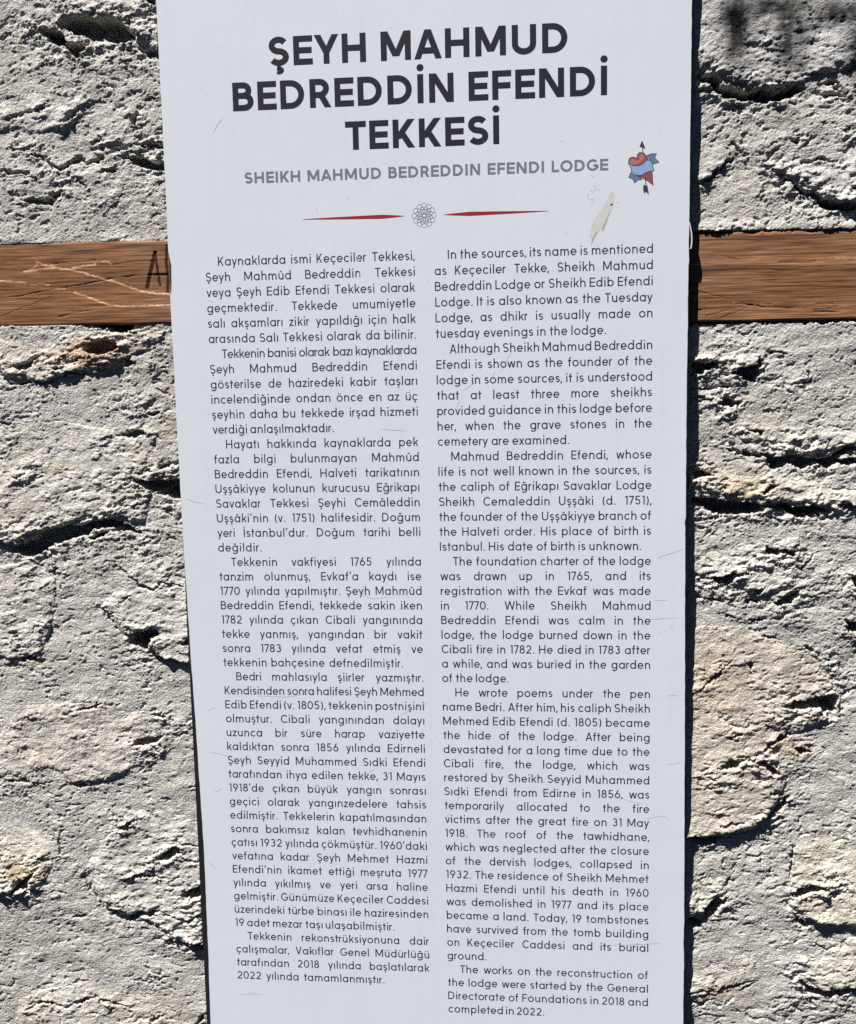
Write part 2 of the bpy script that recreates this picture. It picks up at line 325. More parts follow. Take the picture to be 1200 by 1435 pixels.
_cx = np.arange(-1.2, 1.14, .006); _cz = np.arange(.25, 2.46, .006)
def _rough_map():
    X, Z = np.meshgrid(_cx, _cz); m = np.zeros(X.shape)
    def put(P, d_fn, amp, L):
        a = np.asarray(P); b = (X > a[:, 0].min() - 3 * L) & (X < a[:, 0].max() + 3 * L) & (Z > a[:, 1].min() - 3 * L) & (Z < a[:, 1].max() + 3 * L)
        if b.any(): m[b] = np.maximum(m[b], amp * np.exp(-np.maximum(0, d_fn(X[b], Z[b])) / L))
    for d, P in CAVW: put(P, lambda x, z: -poly_sd(x, z, P), min(1., .35 + d / 22), .011 + .0005 * d)
    for wd, d, P in CRKW: put(P, lambda x, z: line_d(x, z, P)[0], .55, .010)
    n = fbm(X / .05, Z / .04, 33, 3)
    return np.clip(m * (1 + .8 * n) + .30 * sstep(.15, .6, n), 0, 1.1)
_RM = _rough_map()
def rough_at(x, z):
    fx = np.clip((x - _cx[0]) / .006, 0, len(_cx) - 1.001); fz = np.clip((z - _cz[0]) / .006, 0, len(_cz) - 1.001)
    i = fx.astype(int); j = fz.astype(int); u = fx - i; v = fz - j
    return (_RM[j, i] * (1 - u) + _RM[j, i + 1] * u) * (1 - v) + (_RM[j + 1, i] * (1 - u) + _RM[j + 1, i + 1] * u) * v
def crumble(x, z, r, s):
    """broken, ledgy relief where the face has spalled"""
    a = ridged((x + z * .25) / .034, (z - x * .2) / .016, s, 3)
    d, hid = worley((x + .004 * perlin(x / .012, z / .012, s)) / .017, (z + .003 * perlin(x / .011, z / .011, s + 1)) / .0105, s % 4)
    return .8 * r * (.0022 * a + .0052 * (hid - .5) * sstep(.75, .35, d) + .0016 * perlin(x / .008, z / .0055, s + 2))
def grit(x, z):
    """granular lime surface, pits drawn out sideways and rising a little to the right"""
    xr = x * .97 + z * .18; zr = z - x * .16
    wx = xr + .004 * perlin(xr / .02, zr / .02, 5); wz = zr + .004 * perlin(xr / .02, zr / .02, 6)
    d1, h1 = worley(wx / .0068, wz / .0046, 1)
    d2, h2 = worley(wx / .0034, wz / .0026, 2)
    g = .0006 * (1 - d1 * d1 * 1.1) * (.2 + h1) + .0013 * (1 - d2 * 1.1) * (.3 + h2)
    g = g + .0010 * perlin(xr / .0030, zr / .0023, 3)
    p = perlin(wx / .013, wz / .0075, 7) + .5 * perlin(wx / .0055, wz / .0036, 8)
    cl = .5 + .5 * perlin(x / .07, z / .06, 9)
    g = g - .0038 * sstep(.40, .62, p + .5 * (cl - .5)) * (.3 + cl)
    return g
def cavities(x, z, h):
    x0, x1, z0, z1 = x.min(), x.max(), z.min(), z.max()
    nx = .0034 * perlin(x / .017, z / .014, 10) + .0022 * perlin(x / .008, z / .007, 11) + .0016 * perlin(x / .0038, z / .0034, 12)
    nz = .0030 * perlin(x / .020, z / .014, 9) + .0024 * perlin(x / .009, z / .007, 13) + .0018 * perlin(x / .0038, z / .0034, 14)
    rough = 1 + .35 * perlin(x / .012, z / .010, 15)
    X = x + nx; Z = z + nz
    def box(P, m):
        a = np.asarray(P); return (x > a[:, 0].min() - m) & (x < a[:, 0].max() + m) & (z > a[:, 1].min() - m) & (z < a[:, 1].max() + m)
    for d, P in CAVW:
        b = box(P, .012)
        if not b.any(): continue
        sd = poly_sd(X[b], Z[b], P)
        h[b] = np.minimum(h[b], h[b] - .0016 * d * rough[b] * sstep(-.0004, .0020, sd) - .0008 * np.clip(sd / .004, 0, 1.5) * d)
    for wd, d, P in CRKW:
        b = box(P, .02)
        if not b.any(): continue
        q, t = line_d(X[b], Z[b], P)
        hw = wd * .62 * (.35 + .65 * np.sin(np.pi * np.clip(t * .94 + .03, 0, 1))) * (1 + .4 * perlin(X[b] / .01, Z[b] / .01, 16))
        br = np.clip(.75 + 1.3 * perlin(X[b] / .022, Z[b] / .016, 17) + .7 * perlin(X[b] / .006, Z[b] / .005, 18), .1, 1.6)
        h[b] -= .001 * d * 1.45 * br * sstep(hw * (.4 + .6 * br) + .0007, hw * .25, q)
    return h
def mortar_h(x, z):
    h = .0035 * fbm(x / .16, z / .13, 20, 3) + .0013 * fbm((x + z * .2) / .045, (z - x * .15) / .028, 24, 3)
    am = .75 + .5 * np.clip(.5 + perlin(x / .09, z / .08, 29), 0, 1)
    r = rough_at(x, z)
    return h + grit(x, z) * am * (.42 + .75 * r) + crumble(x, z, r, 100)
def stone_h(x, z, k, rise, P):
    a = np.asarray(P); zc0, zc1 = a[:, 1].min(), a[:, 1].max()
    wx = x + .003 * perlin(x / .014, z / .014, 40 + k) + .0015 * perlin(x / .005, z / .005, 44 + k)
    wz = z + .003 * perlin(x / .014, z / .014, 41 + k) + .0015 * perlin(x / .005, z / .005, 45 + k)
    sd = poly_sd(wx, wz, P)
    t = np.clip((zc1 - z) / (zc1 - zc0), 0, 1)                     # 0 at the top, 1 at the lower edge
    r = .001 * rise
    prof = .8 * r * (.15 + .85 * t ** 1.3)
    strata = ridged((x + z * .35 * (1 if k % 2 else -1)) / .05, (z - x * .22) / .017, 50 + k, 3)
    rr = rough_at(x, z)
    h = prof * sstep(-.001, .007 + .020 * (1 - t), sd) + .0010 * strata * (.35 + rr) * sstep(0, .006, sd)
    h = h + .0017 * fbm(x / .035, z / .026, 60 + k, 4) + (.30 + .75 * rr) * grit(x * 1.07 + k, z * 1.07) + crumble(x, z, rr * 1.15, 110 + k)
    # drop away at the outline so that the mortar closes round the stone
    return h - .030 * sstep(.0012, -.0035, sd), sd

# soot and other stains with a shape of their own, as a colour factor
SOOT = [(plane(1031, 45), .017, .065), (plane(1036, 25), .026, .034), (plane(1108, 50), .026, .055), (plane(1085, 10), .05, .012), (plane(1202, 65), .020, .045), (plane(1175, 20), .035, .018)]
WARM = [(plane(125, 495), .05, .02, (.84, .62, .46)), (plane(25, 1215), .03, .02, (1., .93, .78)), (plane(1110, 1050), .03, .02, (.82, .68, .52)),
        (plane(1040, 685), .03, .015, (1., .9, .74)), (plane(235, 600), .03, .02, (1., .97, .84)), (plane(40, 925), .03, .012, (1., .88, .76)),
        (plane(1160, 1265), .03, .02, (.98, .88, .82)), (plane(1010, 1390), .03, .012, (.95, .78, .66)), (plane(80, 655), .03, .012, (.98, .96, .82)),
        (plane(30, 1225), .016, .012, (.72, .66, .48)), (plane(1000, 960), .05, .05, (1.0, .93, .85))]
def stain(x, z, tint):
    n = perlin(x / .02, z / .03, 70) + .6 * perlin(x / .007, z / .009, 71)
    for (cx, cz), a, b in SOOT:
        d = ((x - cx) / a) ** 2 + ((z - cz) / b) ** 2
        m = (np.exp(-d * 1.1) * np.clip(1 + .40 * n, 0, 1.3))[..., None]
        tint[:] = tint * (1 - np.clip(.95 * m, 0, .90))
    for (cx, cz), a, b, c in WARM:
        d = ((x - cx) / a) ** 2 + ((z - cz) / b) ** 2
        m = sstep(1.6, .2, d + .9 * n)[..., None]
        tint[:] = tint * (1 - .7 * m + .7 * m * np.array(c))
    return tint

# ------------------------------------------------------------------ the wall: mortar sheet and single stones
wall = thing('stone_wall', 'rough pale rubble stone wall with thick lime mortar behind the sign', 'wall')
def axis(segs):
    out = []
    for a, b, s in segs:
        n = max(1, int(round((b - a) / s))); out += list(np.linspace(a, b, n, endpoint=False))
    return np.array(out + [segs[-1][1]])
xs = axis([(-1.15, -.72, .005), (-.72, -.335, .0013), (-.335, .335, .008), (.335, .635, .0013), (.635, 1.08, .005)])
zs = axis([(.30, .56, .005), (.56, 2.14, .0013), (2.14, 2.40, .005)])
X, Z = np.meshgrid(xs, zs)
h = mortar_h(X, Z)
h = cavities(X, Z, h)
behind = (X > PXL - .004) & (X < PXR - .002)
h = np.where(behind, np.minimum(h, .0035), h)
bt, bb = beam_top(X), beam_bot(X)
jit = .0016 * perlin(X / .012, Z * 0, 80) + .0008 * perlin(X / .004, Z * 0, 81)
inb = (Z < bt + np.where(X > 0, .0004, -.0022) + jit * np.where(X > 0, 1, .35)) & (Z > bb - np.where(X > 0, .0004, -.0014) - np.where(X > 0, 2.4, .7) * np.abs(jit) - .002 * (X > .3) * (.6 + perlin(X / .05, Z * 0, 83)))
h = h + (.0002 + .0030 * (X > 0)) * sstep(.02, .004, Z - bt) * (Z > bt)
h = np.where(inb, -.045, h)
tint = np.ones(X.shape + (3,)); tint = stain(X, Z, tint)
tint *= (1 + .08 * perlin(X / .05, Z / .05, 85))[..., None]
grid_obj('mortar', X, -h, Z, np.ones((X.shape[0] - 1, X.shape[1] - 1), bool), MORTAR, wall, tint)

for k, (kind, rise, tc, P) in enumerate(STNW):
    a = np.asarray(P)
    gx = np.arange(a[:, 0].min() - .004, a[:, 0].max() + .004, .0013); gz = np.arange(a[:, 1].min() - .004, a[:, 1].max() + .004, .0013)
    X, Z = np.meshgrid(gx, gz)
    h, sd = stone_h(X, Z, k, rise, P)
    h = cavities(X, Z, h)
    pf = (X > PXL - .004) & (X < PXR - .002)
    h = np.where(pf, np.minimum(h, .0035), h)
    inb = (Z < beam_top(X) - .001) & (Z > beam_bot(X) + .001)
    near = (X < 0) & (Z > beam_top(X) - .003) & (Z < beam_top(X) + .11)
    h = np.where(near, h - .0062 * sstep(.11, .0, Z - beam_top(X)) * sstep(.001, .006, sd), h)
    h = np.where(inb, -.045, h)
    t = np.ones(X.shape + (3,)) * np.array(tc); t = stain(X, Z, t)
    o = (sd > -.0035)
    keep = o[:-1, :-1] | o[1:, :-1] | o[:-1, 1:] | o[1:, 1:]
    grid_obj('stone', X, -h, Z, keep, STONE, wall, t)

# ------------------------------------------------------------------ timber beams let into the wall
def wood_material():
    m, nt, b = node_mat('weathered_wood'); L = nt.links.new
    b.inputs['Roughness'].default_value = .85; b.inputs['Specular IOR Level'].default_value = .10
    tc = add(nt, 'ShaderNodeTexCoord')
    mp = add(nt, 'ShaderNodeMapping'); mp.inputs['Scale'].default_value = (9, 1, 330); mp.inputs['Rotation'].default_value = (0, math.radians(-4), 0)
    L(tc.outputs['Object'], mp.inputs['Vector'])
    n = add(nt, 'ShaderNodeTexNoise'); n.inputs['Scale'].default_value = 1.6; n.inputs['Detail'].default_value = 7; n.inputs['Roughness'].default_value = .65; n.inputs['Distortion'].default_value = .25
    L(mp.outputs[0], n.inputs['Vector'])
    n2 = add(nt, 'ShaderNodeTexNoise'); n2.inputs['Scale'].default_value = 9; n2.inputs['Detail'].default_value = 4; L(tc.outputs['Object'], n2.inputs['Vector'])
    cr = add(nt, 'ShaderNodeValToRGB'); e = cr.color_ramp.elements
    e[0].position = .36; e[0].color = (.068, .028, .015, 1); e[1].position = .66; e[1].color = (.300, .158, .086, 1)
    e2 = cr.color_ramp.elements.new(.5); e2.color = (.192, .090, .046, 1)
    L(n.outputs[0], cr.inputs[0])
    mg = add(nt, 'ShaderNodeMix', data_type='RGBA'); mg.inputs[7].default_value = (.24, .140, .088, 1)
    r = add(nt, 'ShaderNodeMapRange'); r.inputs[1].default_value = .45; r.inputs[2].default_value = .75; r.inputs[4].default_value = .55
    L(n2.outputs[0], r.inputs[0]); L(r.outputs[0], mg.inputs[0]); L(cr.outputs[0], mg.inputs[6])
    at = add(nt, 'ShaderNodeAttribute', attribute_name='tint')
    mt = add(nt, 'ShaderNodeMix', data_type='RGBA', blend_type='MULTIPLY'); mt.inputs[0].default_value = 1
    L(mg.outputs[2], mt.inputs[6]); L(at.outputs['Color'], mt.inputs[7]); L(mt.outputs[2], b.inputs['Base Color'])
    bp = add(nt, 'ShaderNodeBump'); bp.inputs['Strength'].default_value = .7; bp.inputs['Distance'].default_value = .0005
    L(n.outputs[0], bp.inputs['Height']); L(bp.outputs[0], b.inputs['Normal'])
    return m
WOOD = wood_material()
def wp(pts): return [plane(x, y, -.002) for x, y in pts]
def zb(x0, y0, s, p): return wp(zm(x0, y0, s, p))
A_MARKS = [(.0021, zb(0,310,4.615,[(952,430),(1005,205)])), (.0015, zb(0,310,4.615,[(1005,205),(1035,415)])), (.0013, zb(0,310,4.615,[(965,348),(1080,345)])),
           (.0016, zb(0,310,4.615,[(1082,160),(1078,270),(1088,370),(1085,460)]))]
PALE = [(.0022, zb(0,310,4.615,[(155,325),(240,312),(340,300),(440,308),(520,325),(600,350),(680,372),(760,395),(840,425),(920,452),(1000,465),(1110,470)])),
        (.0011, zb(0,310,4.615,[(150,322),(210,305),(240,280),(235,250)])), (.0012, zb(0,310,4.615,[(245,265),(300,285),(360,290)])),
        (.0022, zb(0,310,4.615,[(470,300),(540,290),(620,275)])), (.0010, zb(0,310,4.615,[(660,262),(700,258),(720,280)])),
        (.0016, zb(0,310,4.615,[(0,385),(90,390),(170,395)])), (.0011, zb(0,310,4.615,[(200,408),(260,402),(320,410)])), (.0012, zb(0,310,4.615,[(360,432),(420,436)])),
        (.0020, zb(0,310,4.615,[(480,460),(550,480),(630,512),(700,535),(780,548),(880,552),(980,545),(1110,540)]))]
W_CR = [(.0011, zb(0,310,4.615,[(0,498),(150,480),(350,440),(560,405),(760,362),(1000,345)])), (.0008, zb(0,310,4.615,[(330,275),(480,265),(620,250)])),
        (.0008, zb(0,310,4.615,[(640,300),(800,268),(1080,250)])), (.0009, zb(0,310,4.615,[(380,620),(520,585),(700,565)])), (.0008, zb(0,310,4.615,[(0,620),(150,560),(330,490)])),
        (.0010, zb(940,300,4.615,[(165,495),(300,530),(420,560),(500,585),(640,605),(800,610),(960,600),(1200,602)])), (.0016, zb(940,300,4.615,[(560,590),(640,605)])),
        (.0018, zb(940,300,4.615,[(930,628),(1040,636),(1190,640)])), (.0008, zb(940,300,4.615,[(160,570),(330,575),(500,582),(800,580),(1050,578)])),
        (.0010, zb(940,300,4.615,[(700,308),(840,312),(1000,300),(1200,296)])), (.0007, zb(940,300,4.615,[(230,660),(400,610)])), (.0007, zb(940,300,4.615,[(300,680),(480,615)])),
        (.0007, zb(940,300,4.615,[(170,620),(300,610)])), (.0008, zb(940,300,4.615,[(330,270),(470,300),(560,290)]))]
RIDGE = zb(940,300,4.615,[(-200,335),(160,330),(330,325),(560,318),(760,322),(900,328),(1250,318)])
RIDGE2 = zb(940,300,4.615,[(950,295),(1080,278),(1250,268)])
def make_beam(x0, x1, fx0, fx1, label):
    t = thing('timber_beam', label, 'beam', group='timber beam lengths let into the wall')
    gx = axis([s for s in [(x0, fx0, .004), (fx0, fx1, .0012), (fx1, x1, .004)] if s[1] > s[0]])
    v = np.linspace(0, 1, 112)
    X, V = np.meshgrid(gx, v)
    tp = beam_top(X) - .0006; bo = beam_bot(X) + .0004
    right = sstep(.30, .36, X)
    tp = tp - right * .0022 * np.clip(.5 + perlin(X / .011, X * 0, 90) + .6 * perlin(X / .004, X * 0, 91), 0, 2)
    Z = bo + (tp - bo) * V
    h = .0022 + .00025 * perlin(X / .09, Z / .006, 92) + .0002 * perlin(X / .05, Z / .0024, 93) + .0016 * perlin(X / .2, Z / .04, 94)
    tint = np.ones(X.shape + (3,)) * (1 + .16 * perlin(X / .03, Z / .004, 95))[..., None]
    for wd, P in W_CR:
        q, tt = line_d(X, Z + .0008 * perlin(X / .01, Z / .01, 96), P); m = sstep(wd * .85, wd * .1, q) * np.clip(.6 + perlin(X / .02, Z / .01, 87), .15, 1)
        h -= .0012 * m; tint *= (1 - .5 * m)[..., None]
    for wd, P in A_MARKS:
        q, tt = line_d(X, Z, P); m = sstep(wd * 1.5, wd * 1.0, q)
        h -= .0008 * m; tint = tint * (1 - m[..., None]) + m[..., None] * np.array((.22, .15, .12))
    for wd, P in PALE:
        q, tt = line_d(X, Z + .0010 * perlin(X / .006, Z / .006, 97), P); m = sstep(wd * .9, wd * .3, q) * np.clip(1.0 + .9 * perlin(X / .006, Z / .004, 98), 0, 1)
        h -= .0004 * m; tint = tint * (1 - m[..., None]) + m[..., None] * np.array((3.0, 3.7, 4.4))
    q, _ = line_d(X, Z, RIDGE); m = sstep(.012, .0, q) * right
    h += .0014 * m; tint *= (1 + .55 * (m * sstep(.003, .0, q))[..., None] * np.array((.9, 1.1, 1.25)))  # raised ridge, with a highlight along its crest painted into the tint
    q, _ = line_d(X, Z, RIDGE2); m = sstep(.003, .0005, q) * right * np.clip(.6 + perlin(X / .006, Z / .004, 99), 0, 1); tint *= (1 + .8 * m[..., None] * np.array((.9, 1.2, 1.5)))  # second ridge has no relief, only its highlight painted as a broken pale streak
    # rounded arris, then back into the wall
    e = np.minimum(V, 1 - V) * (tp - bo); h -= .0016 * sstep(.0022, 0, e)
    Y = -h
    Yb = np.full((1, X.shape[1]), .05)
    X2 = np.vstack([X[:1], X, X[-1:]]); Z2 = np.vstack([Z[:1], Z, Z[-1:]]); Y2 = np.vstack([Yb, Y, Yb]); T2 = np.concatenate([tint[:1], tint, tint[-1:]])
    grid_obj('face', X2, Y2, Z2, np.ones((X2.shape[0] - 1, X2.shape[1] - 1), bool), WOOD, t, T2)
    return t
make_beam(-1.15, -.02, -.72, -.33, 'brown timber beam in the wall scratched with a letter A and pale lines')
make_beam(-.02, 1.08, .33, .64, 'brown timber beam in the wall with a lengthwise ridge and splits, unlettered')

# ------------------------------------------------------------------ the sign
SW, SH, SZ = .62, 1.070306, 1.7692633
sign = thing('information_sign', 'tall white information sign with black Turkish and English text on the stone wall', 'sign', (0, FACE, 1.38))
def film_material():
    m, nt, b = node_mat('white_film'); L = nt.links.new
    b.inputs['Roughness'].default_value = .42; b.inputs['Specular IOR Level'].default_value = .35
    tc = add(nt, 'ShaderNodeTexCoord')
    n1 = add(nt, 'ShaderNodeTexNoise'); n1.inputs['Scale'].default_value = 5; n1.inputs['Detail'].default_value = 6; L(tc.outputs['Object'], n1.inputs['Vector'])
    n2 = add(nt, 'ShaderNodeTexNoise'); n2.inputs['Scale'].default_value = 90; n2.inputs['Detail'].default_value = 6; L(tc.outputs['Object'], n2.inputs['Vector'])
    mx = add(nt, 'ShaderNodeMix', data_type='RGBA'); mx.inputs[6].default_value = (.548, .570, .620, 1); mx.inputs[7].default_value = (.602, .626, .676, 1)
    L(n1.outputs[0], mx.inputs[0])
    r = add(nt, 'ShaderNodeMapRange'); r.inputs[1].default_value = .62; r.inputs[2].default_value = .80; r.inputs[4].default_value = .22; L(n2.outputs[0], r.inputs[0])
    md = add(nt, 'ShaderNodeMix', data_type='RGBA'); md.inputs[7].default_value = (.44, .43, .41, 1); L(r.outputs[0], md.inputs[0]); L(mx.outputs[2], md.inputs[6])
    mp = add(nt, 'ShaderNodeMapping'); mp.inputs['Scale'].default_value = (70, 1, 2.2); L(tc.outputs['Object'], mp.inputs['Vector'])
    n4 = add(nt, 'ShaderNodeTexNoise'); n4.inputs['Scale'].default_value = 1; n4.inputs['Detail'].default_value = 5; L(mp.outputs[0], n4.inputs['Vector'])
    r4 = add(nt, 'ShaderNodeMapRange'); r4.inputs[1].default_value = .5; r4.inputs[2].default_value = .8; r4.inputs[4].default_value = .14; L(n4.outputs[0], r4.inputs[0])
    m4 = add(nt, 'ShaderNodeMix', data_type='RGBA'); m4.inputs[7].default_value = (.46, .45, .43, 1); L(r4.outputs[0], m4.inputs[0]); L(md.outputs[2], m4.inputs[6])
    L(m4.outputs[2], b.inputs['Base Color'])
    n3 = add(nt, 'ShaderNodeTexNoise'); n3.inputs['Scale'].default_value = 11; n3.inputs['Detail'].default_value = 3; L(tc.outputs['Object'], n3.inputs['Vector'])
    bp = add(nt, 'ShaderNodeBump'); bp.inputs['Strength'].default_value = .25; bp.inputs['Distance'].default_value = .002; L(n3.outputs[0], bp.inputs['Height']); L(bp.outputs[0], b.inputs['Normal'])
    rr = add(nt, 'ShaderNodeMapRange'); rr.inputs[3].default_value = .34; rr.inputs[4].default_value = .55; L(n2.outputs[0], rr.inputs[0]); L(rr.outputs[0], b.inputs['Roughness'])
    return m
FILM = film_material()
BLACK = plain('black_board', (.012, .012, .014), .55, .3, .3)
INK = plain('title_ink', (.013, .013, .022), .6, .2, .12, 40)
INKB = plain('body_ink', (.026, .029, .042), .6, .2, .12, 40)
GREY = plain('grey_ink', (.150, .155, .195), .6, .2, .08, 40)
RED = plain('red_ink', (.24, .014, .032), .6, .2, .12, 40)
def sp(x, y):            # photo pixel -> sign-local (x, z) on the sign face
    X, Z = plane(x, y, FACE); return X, Z - 1.38
def spl(pts): return [sp(*p) for p in pts]
def prism(name, pts, y0, y1, mat, parent):
    n = len(pts)
    V = [(x, y0, z) for x, z in pts] + [(x, y1, z) for x, z in pts]
    F = [tuple(range(n)), tuple(range(2 * n - 1, n - 1, -1))] + [((i + 1) % n, i, n + i, n + (i + 1) % n) for i in range(n)]
    return mesh_obj(name, V, F, mat, parent)
zt, zbm = PZT - 1.38, PZB - 1.38
board = prism('backing_board', [(PXL + .0008, zt), (PXL + .0004, zbm), (PXR - .0040, zbm), (PXR - .0062, zt)], .0004, FACE * -1 + BOARD_BACK, BLACK, sign)
# white film: cut a little uneven, shrunk from the board's left edge low down and torn beside the beam
rn = np.random.RandomState(3)
left = [(219,-130),(219,0),(227,160),(232,260),(236,352),(238.3,362),(240.2,372),(240.6,395),(240.0,410),(238.6,416),(241.5,470),(248.3,600),(257.5,770),(265,880),(267.5,920),(273.5,1000),(280,1100),(286,1190),(289,1260),(291,1310),(292.5,1345),(293.2,1370),(294,1400),(295.5,1435),(303,1530)]
right = [(956.5,1530),(957.5,1435),(958,1400),(958.6,1345),(958.1,1322),(959,1290),(959.4,1150),(960,1000),(960.2,850),(960.4,740),(959.9,732),(961.2,724),(961.3,690),(962,600),(962.8,520),(964,450),(964.2,420),(965.2,372),(965.8,366),(965.2,340),(966,312),(967,230),(968.4,120),(969.6,20),(969.8,0),(971,-130)]
def densify(pts, j):
    out = []
    for (a, b), (c, d) in zip(pts[:-1], pts[1:]):
        n = max(1, int(abs(d - b) / 9))
        for i in range(n):
            t = i / n; out.append((a + (c - a) * t + rn.uniform(-j, j), b + (d - b) * t))
    return out + [pts[-1]]
outline = spl(densify(left, .22)) + spl(densify(right, .28))
outline[0] = (outline[0][0], zt); outline[-1] = (outline[-1][0], zt)
prism('white_film', outline, 0.0, .0004, FILM, sign)

# ---- a plain geometric sans, drawn as strokes
def arc(cx, cy, rx, ry, a0, a1, n=None):
    n = n or max(3, int(abs(a1 - a0) / 20))
    return [(cx + rx * math.cos(math.radians(a0 + (a1 - a0) * i / n)), cy + ry * math.sin(math.radians(a0 + (a1 - a0) * i / n))) for i in range(n + 1)]
def circ(cx, cy, rx, ry): return ('c', arc(cx, cy, rx, ry, 0, 360, 20)[:-1])
def st(*p): return ('s', list(p))
def dg(x0, y0, x1, y1, k=1.0): return ('d', [(x0, y0), (x1, y1)], k)     # diagonal cut level at both ends; x = centre
def dot(x, y, r): return ('f', arc(x, y, r, r, 0, 360, 12)[:-1])
XH, CH, AS = .50, .70, .73
def s_path(Wd, Ht, h):
    r = (Ht - 2 * h) / 4; rx = Wd / 2 - h; cx = Wd / 2
    return st(*(arc(cx, Ht - h - r, rx * .94, r, 28, 270, 13) + arc(cx, h + r, rx, r, 90, -152, 13)[1:]))
BASE = {'ş': 's', 'ç': 'c', 'ğ': 'g', 'ö': 'o', 'ü': 'u', 'û': 'u', 'â': 'a', 'Ş': 'S', 'İ': 'I', 'i': 'ı'}
def glyph(ch, w):
    """-> (width, shapes); stroke width w in em"""
    h = w / 2; S = []
    by = XH / 2; ry = XH / 2 - h + .006
    b = BASE.get(ch, ch)
    def arch(x0, wd): return arc(x0 + wd / 2, XH - h + .004 - .17, wd / 2 - h, .17, 180, 0, 9)
    if b == 'ı': W = w; S = [st((h, 0), (h, XH))]
    elif b == 'l': W = w; S = [st((h, 0), (h, AS))]
    elif b == 'o': W = .54; S = [circ(.27, by, .27 - h, ry)]
    elif b == 'a': W = .52; S = [circ(.26, by, .26 - h, ry), st((W - h, 0), (W - h, XH))]
    elif b == 'd': W = .52; S = [circ(.26, by, .26 - h, ry), st((W - h, 0), (W - h, AS))]
    elif b == 'b': W = .52; S = [circ(.26, by, .26 - h, ry), st((h, 0), (h, AS))]
    elif b == 'p': W = .52; S = [circ(.26, by, .26 - h, ry), st((h, -.20), (h, XH))]
    elif b == 'g': W = .52; S = [circ(.26, by, .26 - h, ry), st(*([(W - h, XH), (W - h, 0)] + arc(.26, 0, .26 - h, .20 - h, 0, -150, 9)[1:]))]
    elif b == 'c': W = .46; S = [st(*arc(.26, by, .26 - h, ry, 42, 318, 16))]
    elif b == 'e': W = .51; S = [st(*([(h * 1.6, by), (.51 - h, by)] + arc(.255, by, .255 - h, ry, 0, 322, 18)[1:]))]
    elif b == 'n': W = .45; S = [st((h, 0), (h, XH)), st(*(arch(0, W) + [(W - h, 0)]))]
    elif b == 'h': W = .45; S = [st((h, 0), (h, AS)), st(*(arch(0, W) + [(W - h, 0)]))]
    elif b == 'm': W = .72; v = (W + w) / 2; S = [st((h, 0), (h, XH)), st(*(arch(0, v) + [(v - h, 0)])), st(*(arch(v - w, v) + [(W - h, 0)]))]
    elif b == 'u': W = .45; S = [st(*([(h, XH)] + [(x, XH - y) for x, y in arch(0, W)])), st((W - h, 0), (W - h, XH))]
    elif b == 'r': W = .27; S = [st((h, 0), (h, XH)), st(*arc(.20, XH - h - .16, .20 - h, .16, 180, 68, 6))]
    elif b == 'k': W = .44; S = [st((h, 0), (h, AS)), dg(.08, .175, W - .065, XH, .95), dg(.20, .30, W - .06, 0)]
    elif b == 't': W = .30; S = [st((.145, 0), (.145, .66)), st((0, XH - h), (W, XH - h))]
    elif b == 'f': W = .30; S = [st(*([(.125, 0), (.125, AS - h - .12)] + arc(.125 + .125, AS - h - .12, .125, .12, 180, 80, 6)[1:])), st((0, XH - h), (.28, XH - h))]
    elif b == 's': W = .37; S = [s_path(W, XH + .006, h)]
    elif b == 'v': W = .46; S = [dg(.05, XH, .23, 0), dg(W - .05, XH, .23, 0)]
    elif b == 'y': W = .46; S = [dg(.05, XH, .235, .0), dg(W - .05, XH, .135, -.20)]
    elif b == 'w': W = .70; S = [dg(.05, XH, .19, 0), dg(.35, XH, .19, 0), dg(.35, XH, .51, 0), dg(W - .05, XH, .51, 0)]
    elif b == 'x': W = .44; S = [dg(.05, XH, W - .05, 0), dg(W - .05, XH, .05, 0)]
    elif b == 'z': W = .40; S = [st((.01, XH - h), (W, XH - h)), st((0, h), (W, h)), dg(W - .07, XH - w * .6, .07, w * .6)]
    # capitals
    elif b == 'I': W = w; S = [st((h, 0), (h, CH))]
    elif b == 'E': W = .455; S = [st((h, 0), (h, CH)), st((h, h), (W, h)), st((h, CH - h), (W, CH - h)), st((h, CH / 2), (W - .02, CH / 2))]
    elif b == 'F': W = .44; S = [st((h, 0), (h, CH)), st((h, CH - h), (W, CH - h)), st((h, CH / 2 - .01), (W - .02, CH / 2 - .01))]
    elif b == 'L': W = .42; S = [st((h, 0), (h, CH)), st((h, h), (W, h))]
    elif b == 'T': W = .49; S = [st((W / 2, 0), (W / 2, CH)), st((0, CH - h), (W, CH - h))]
    elif b == 'H': W = .57; S = [st((h, 0), (h, CH)), st((W - h, 0), (W - h, CH)), st((h, CH / 2), (W - h, CH / 2))]
    elif b == 'N': W = .58; S = [st((h, 0), (h, CH)), st((W - h, 0), (W - h, CH)), dg(h * 1.15, CH, W - h * 1.15, 0, 1)]
    elif b == 'M': W = .71; S = [st((h, 0), (h, CH)), st((W - h, 0), (W - h, CH)), dg(h * 1.2, CH, W / 2, .10), dg(W - h * 1.2, CH, W / 2, .10)]
    elif b == 'U': W = .56; S = [st(*([(h, CH), (h, .25)] + arc(W / 2, .25, W / 2 - h, .25 - h + .006, 180, 360, 14)[1:] + [(W - h, CH)]))]
    elif b == 'D': W = .58; r = CH / 2 - h; S = [st((h, 0), (h, CH)), st(*([(h, CH - h), (W - h - r * .95, CH - h)] + arc(W - h - r * .95, CH / 2, r * .95, r, 90, -90, 14)[1:] + [(h, h)]))]
    elif b == 'B':
        W = .51; m = CH * .53; r1 = (CH - h - m) / 2; r2 = (m - h) / 2
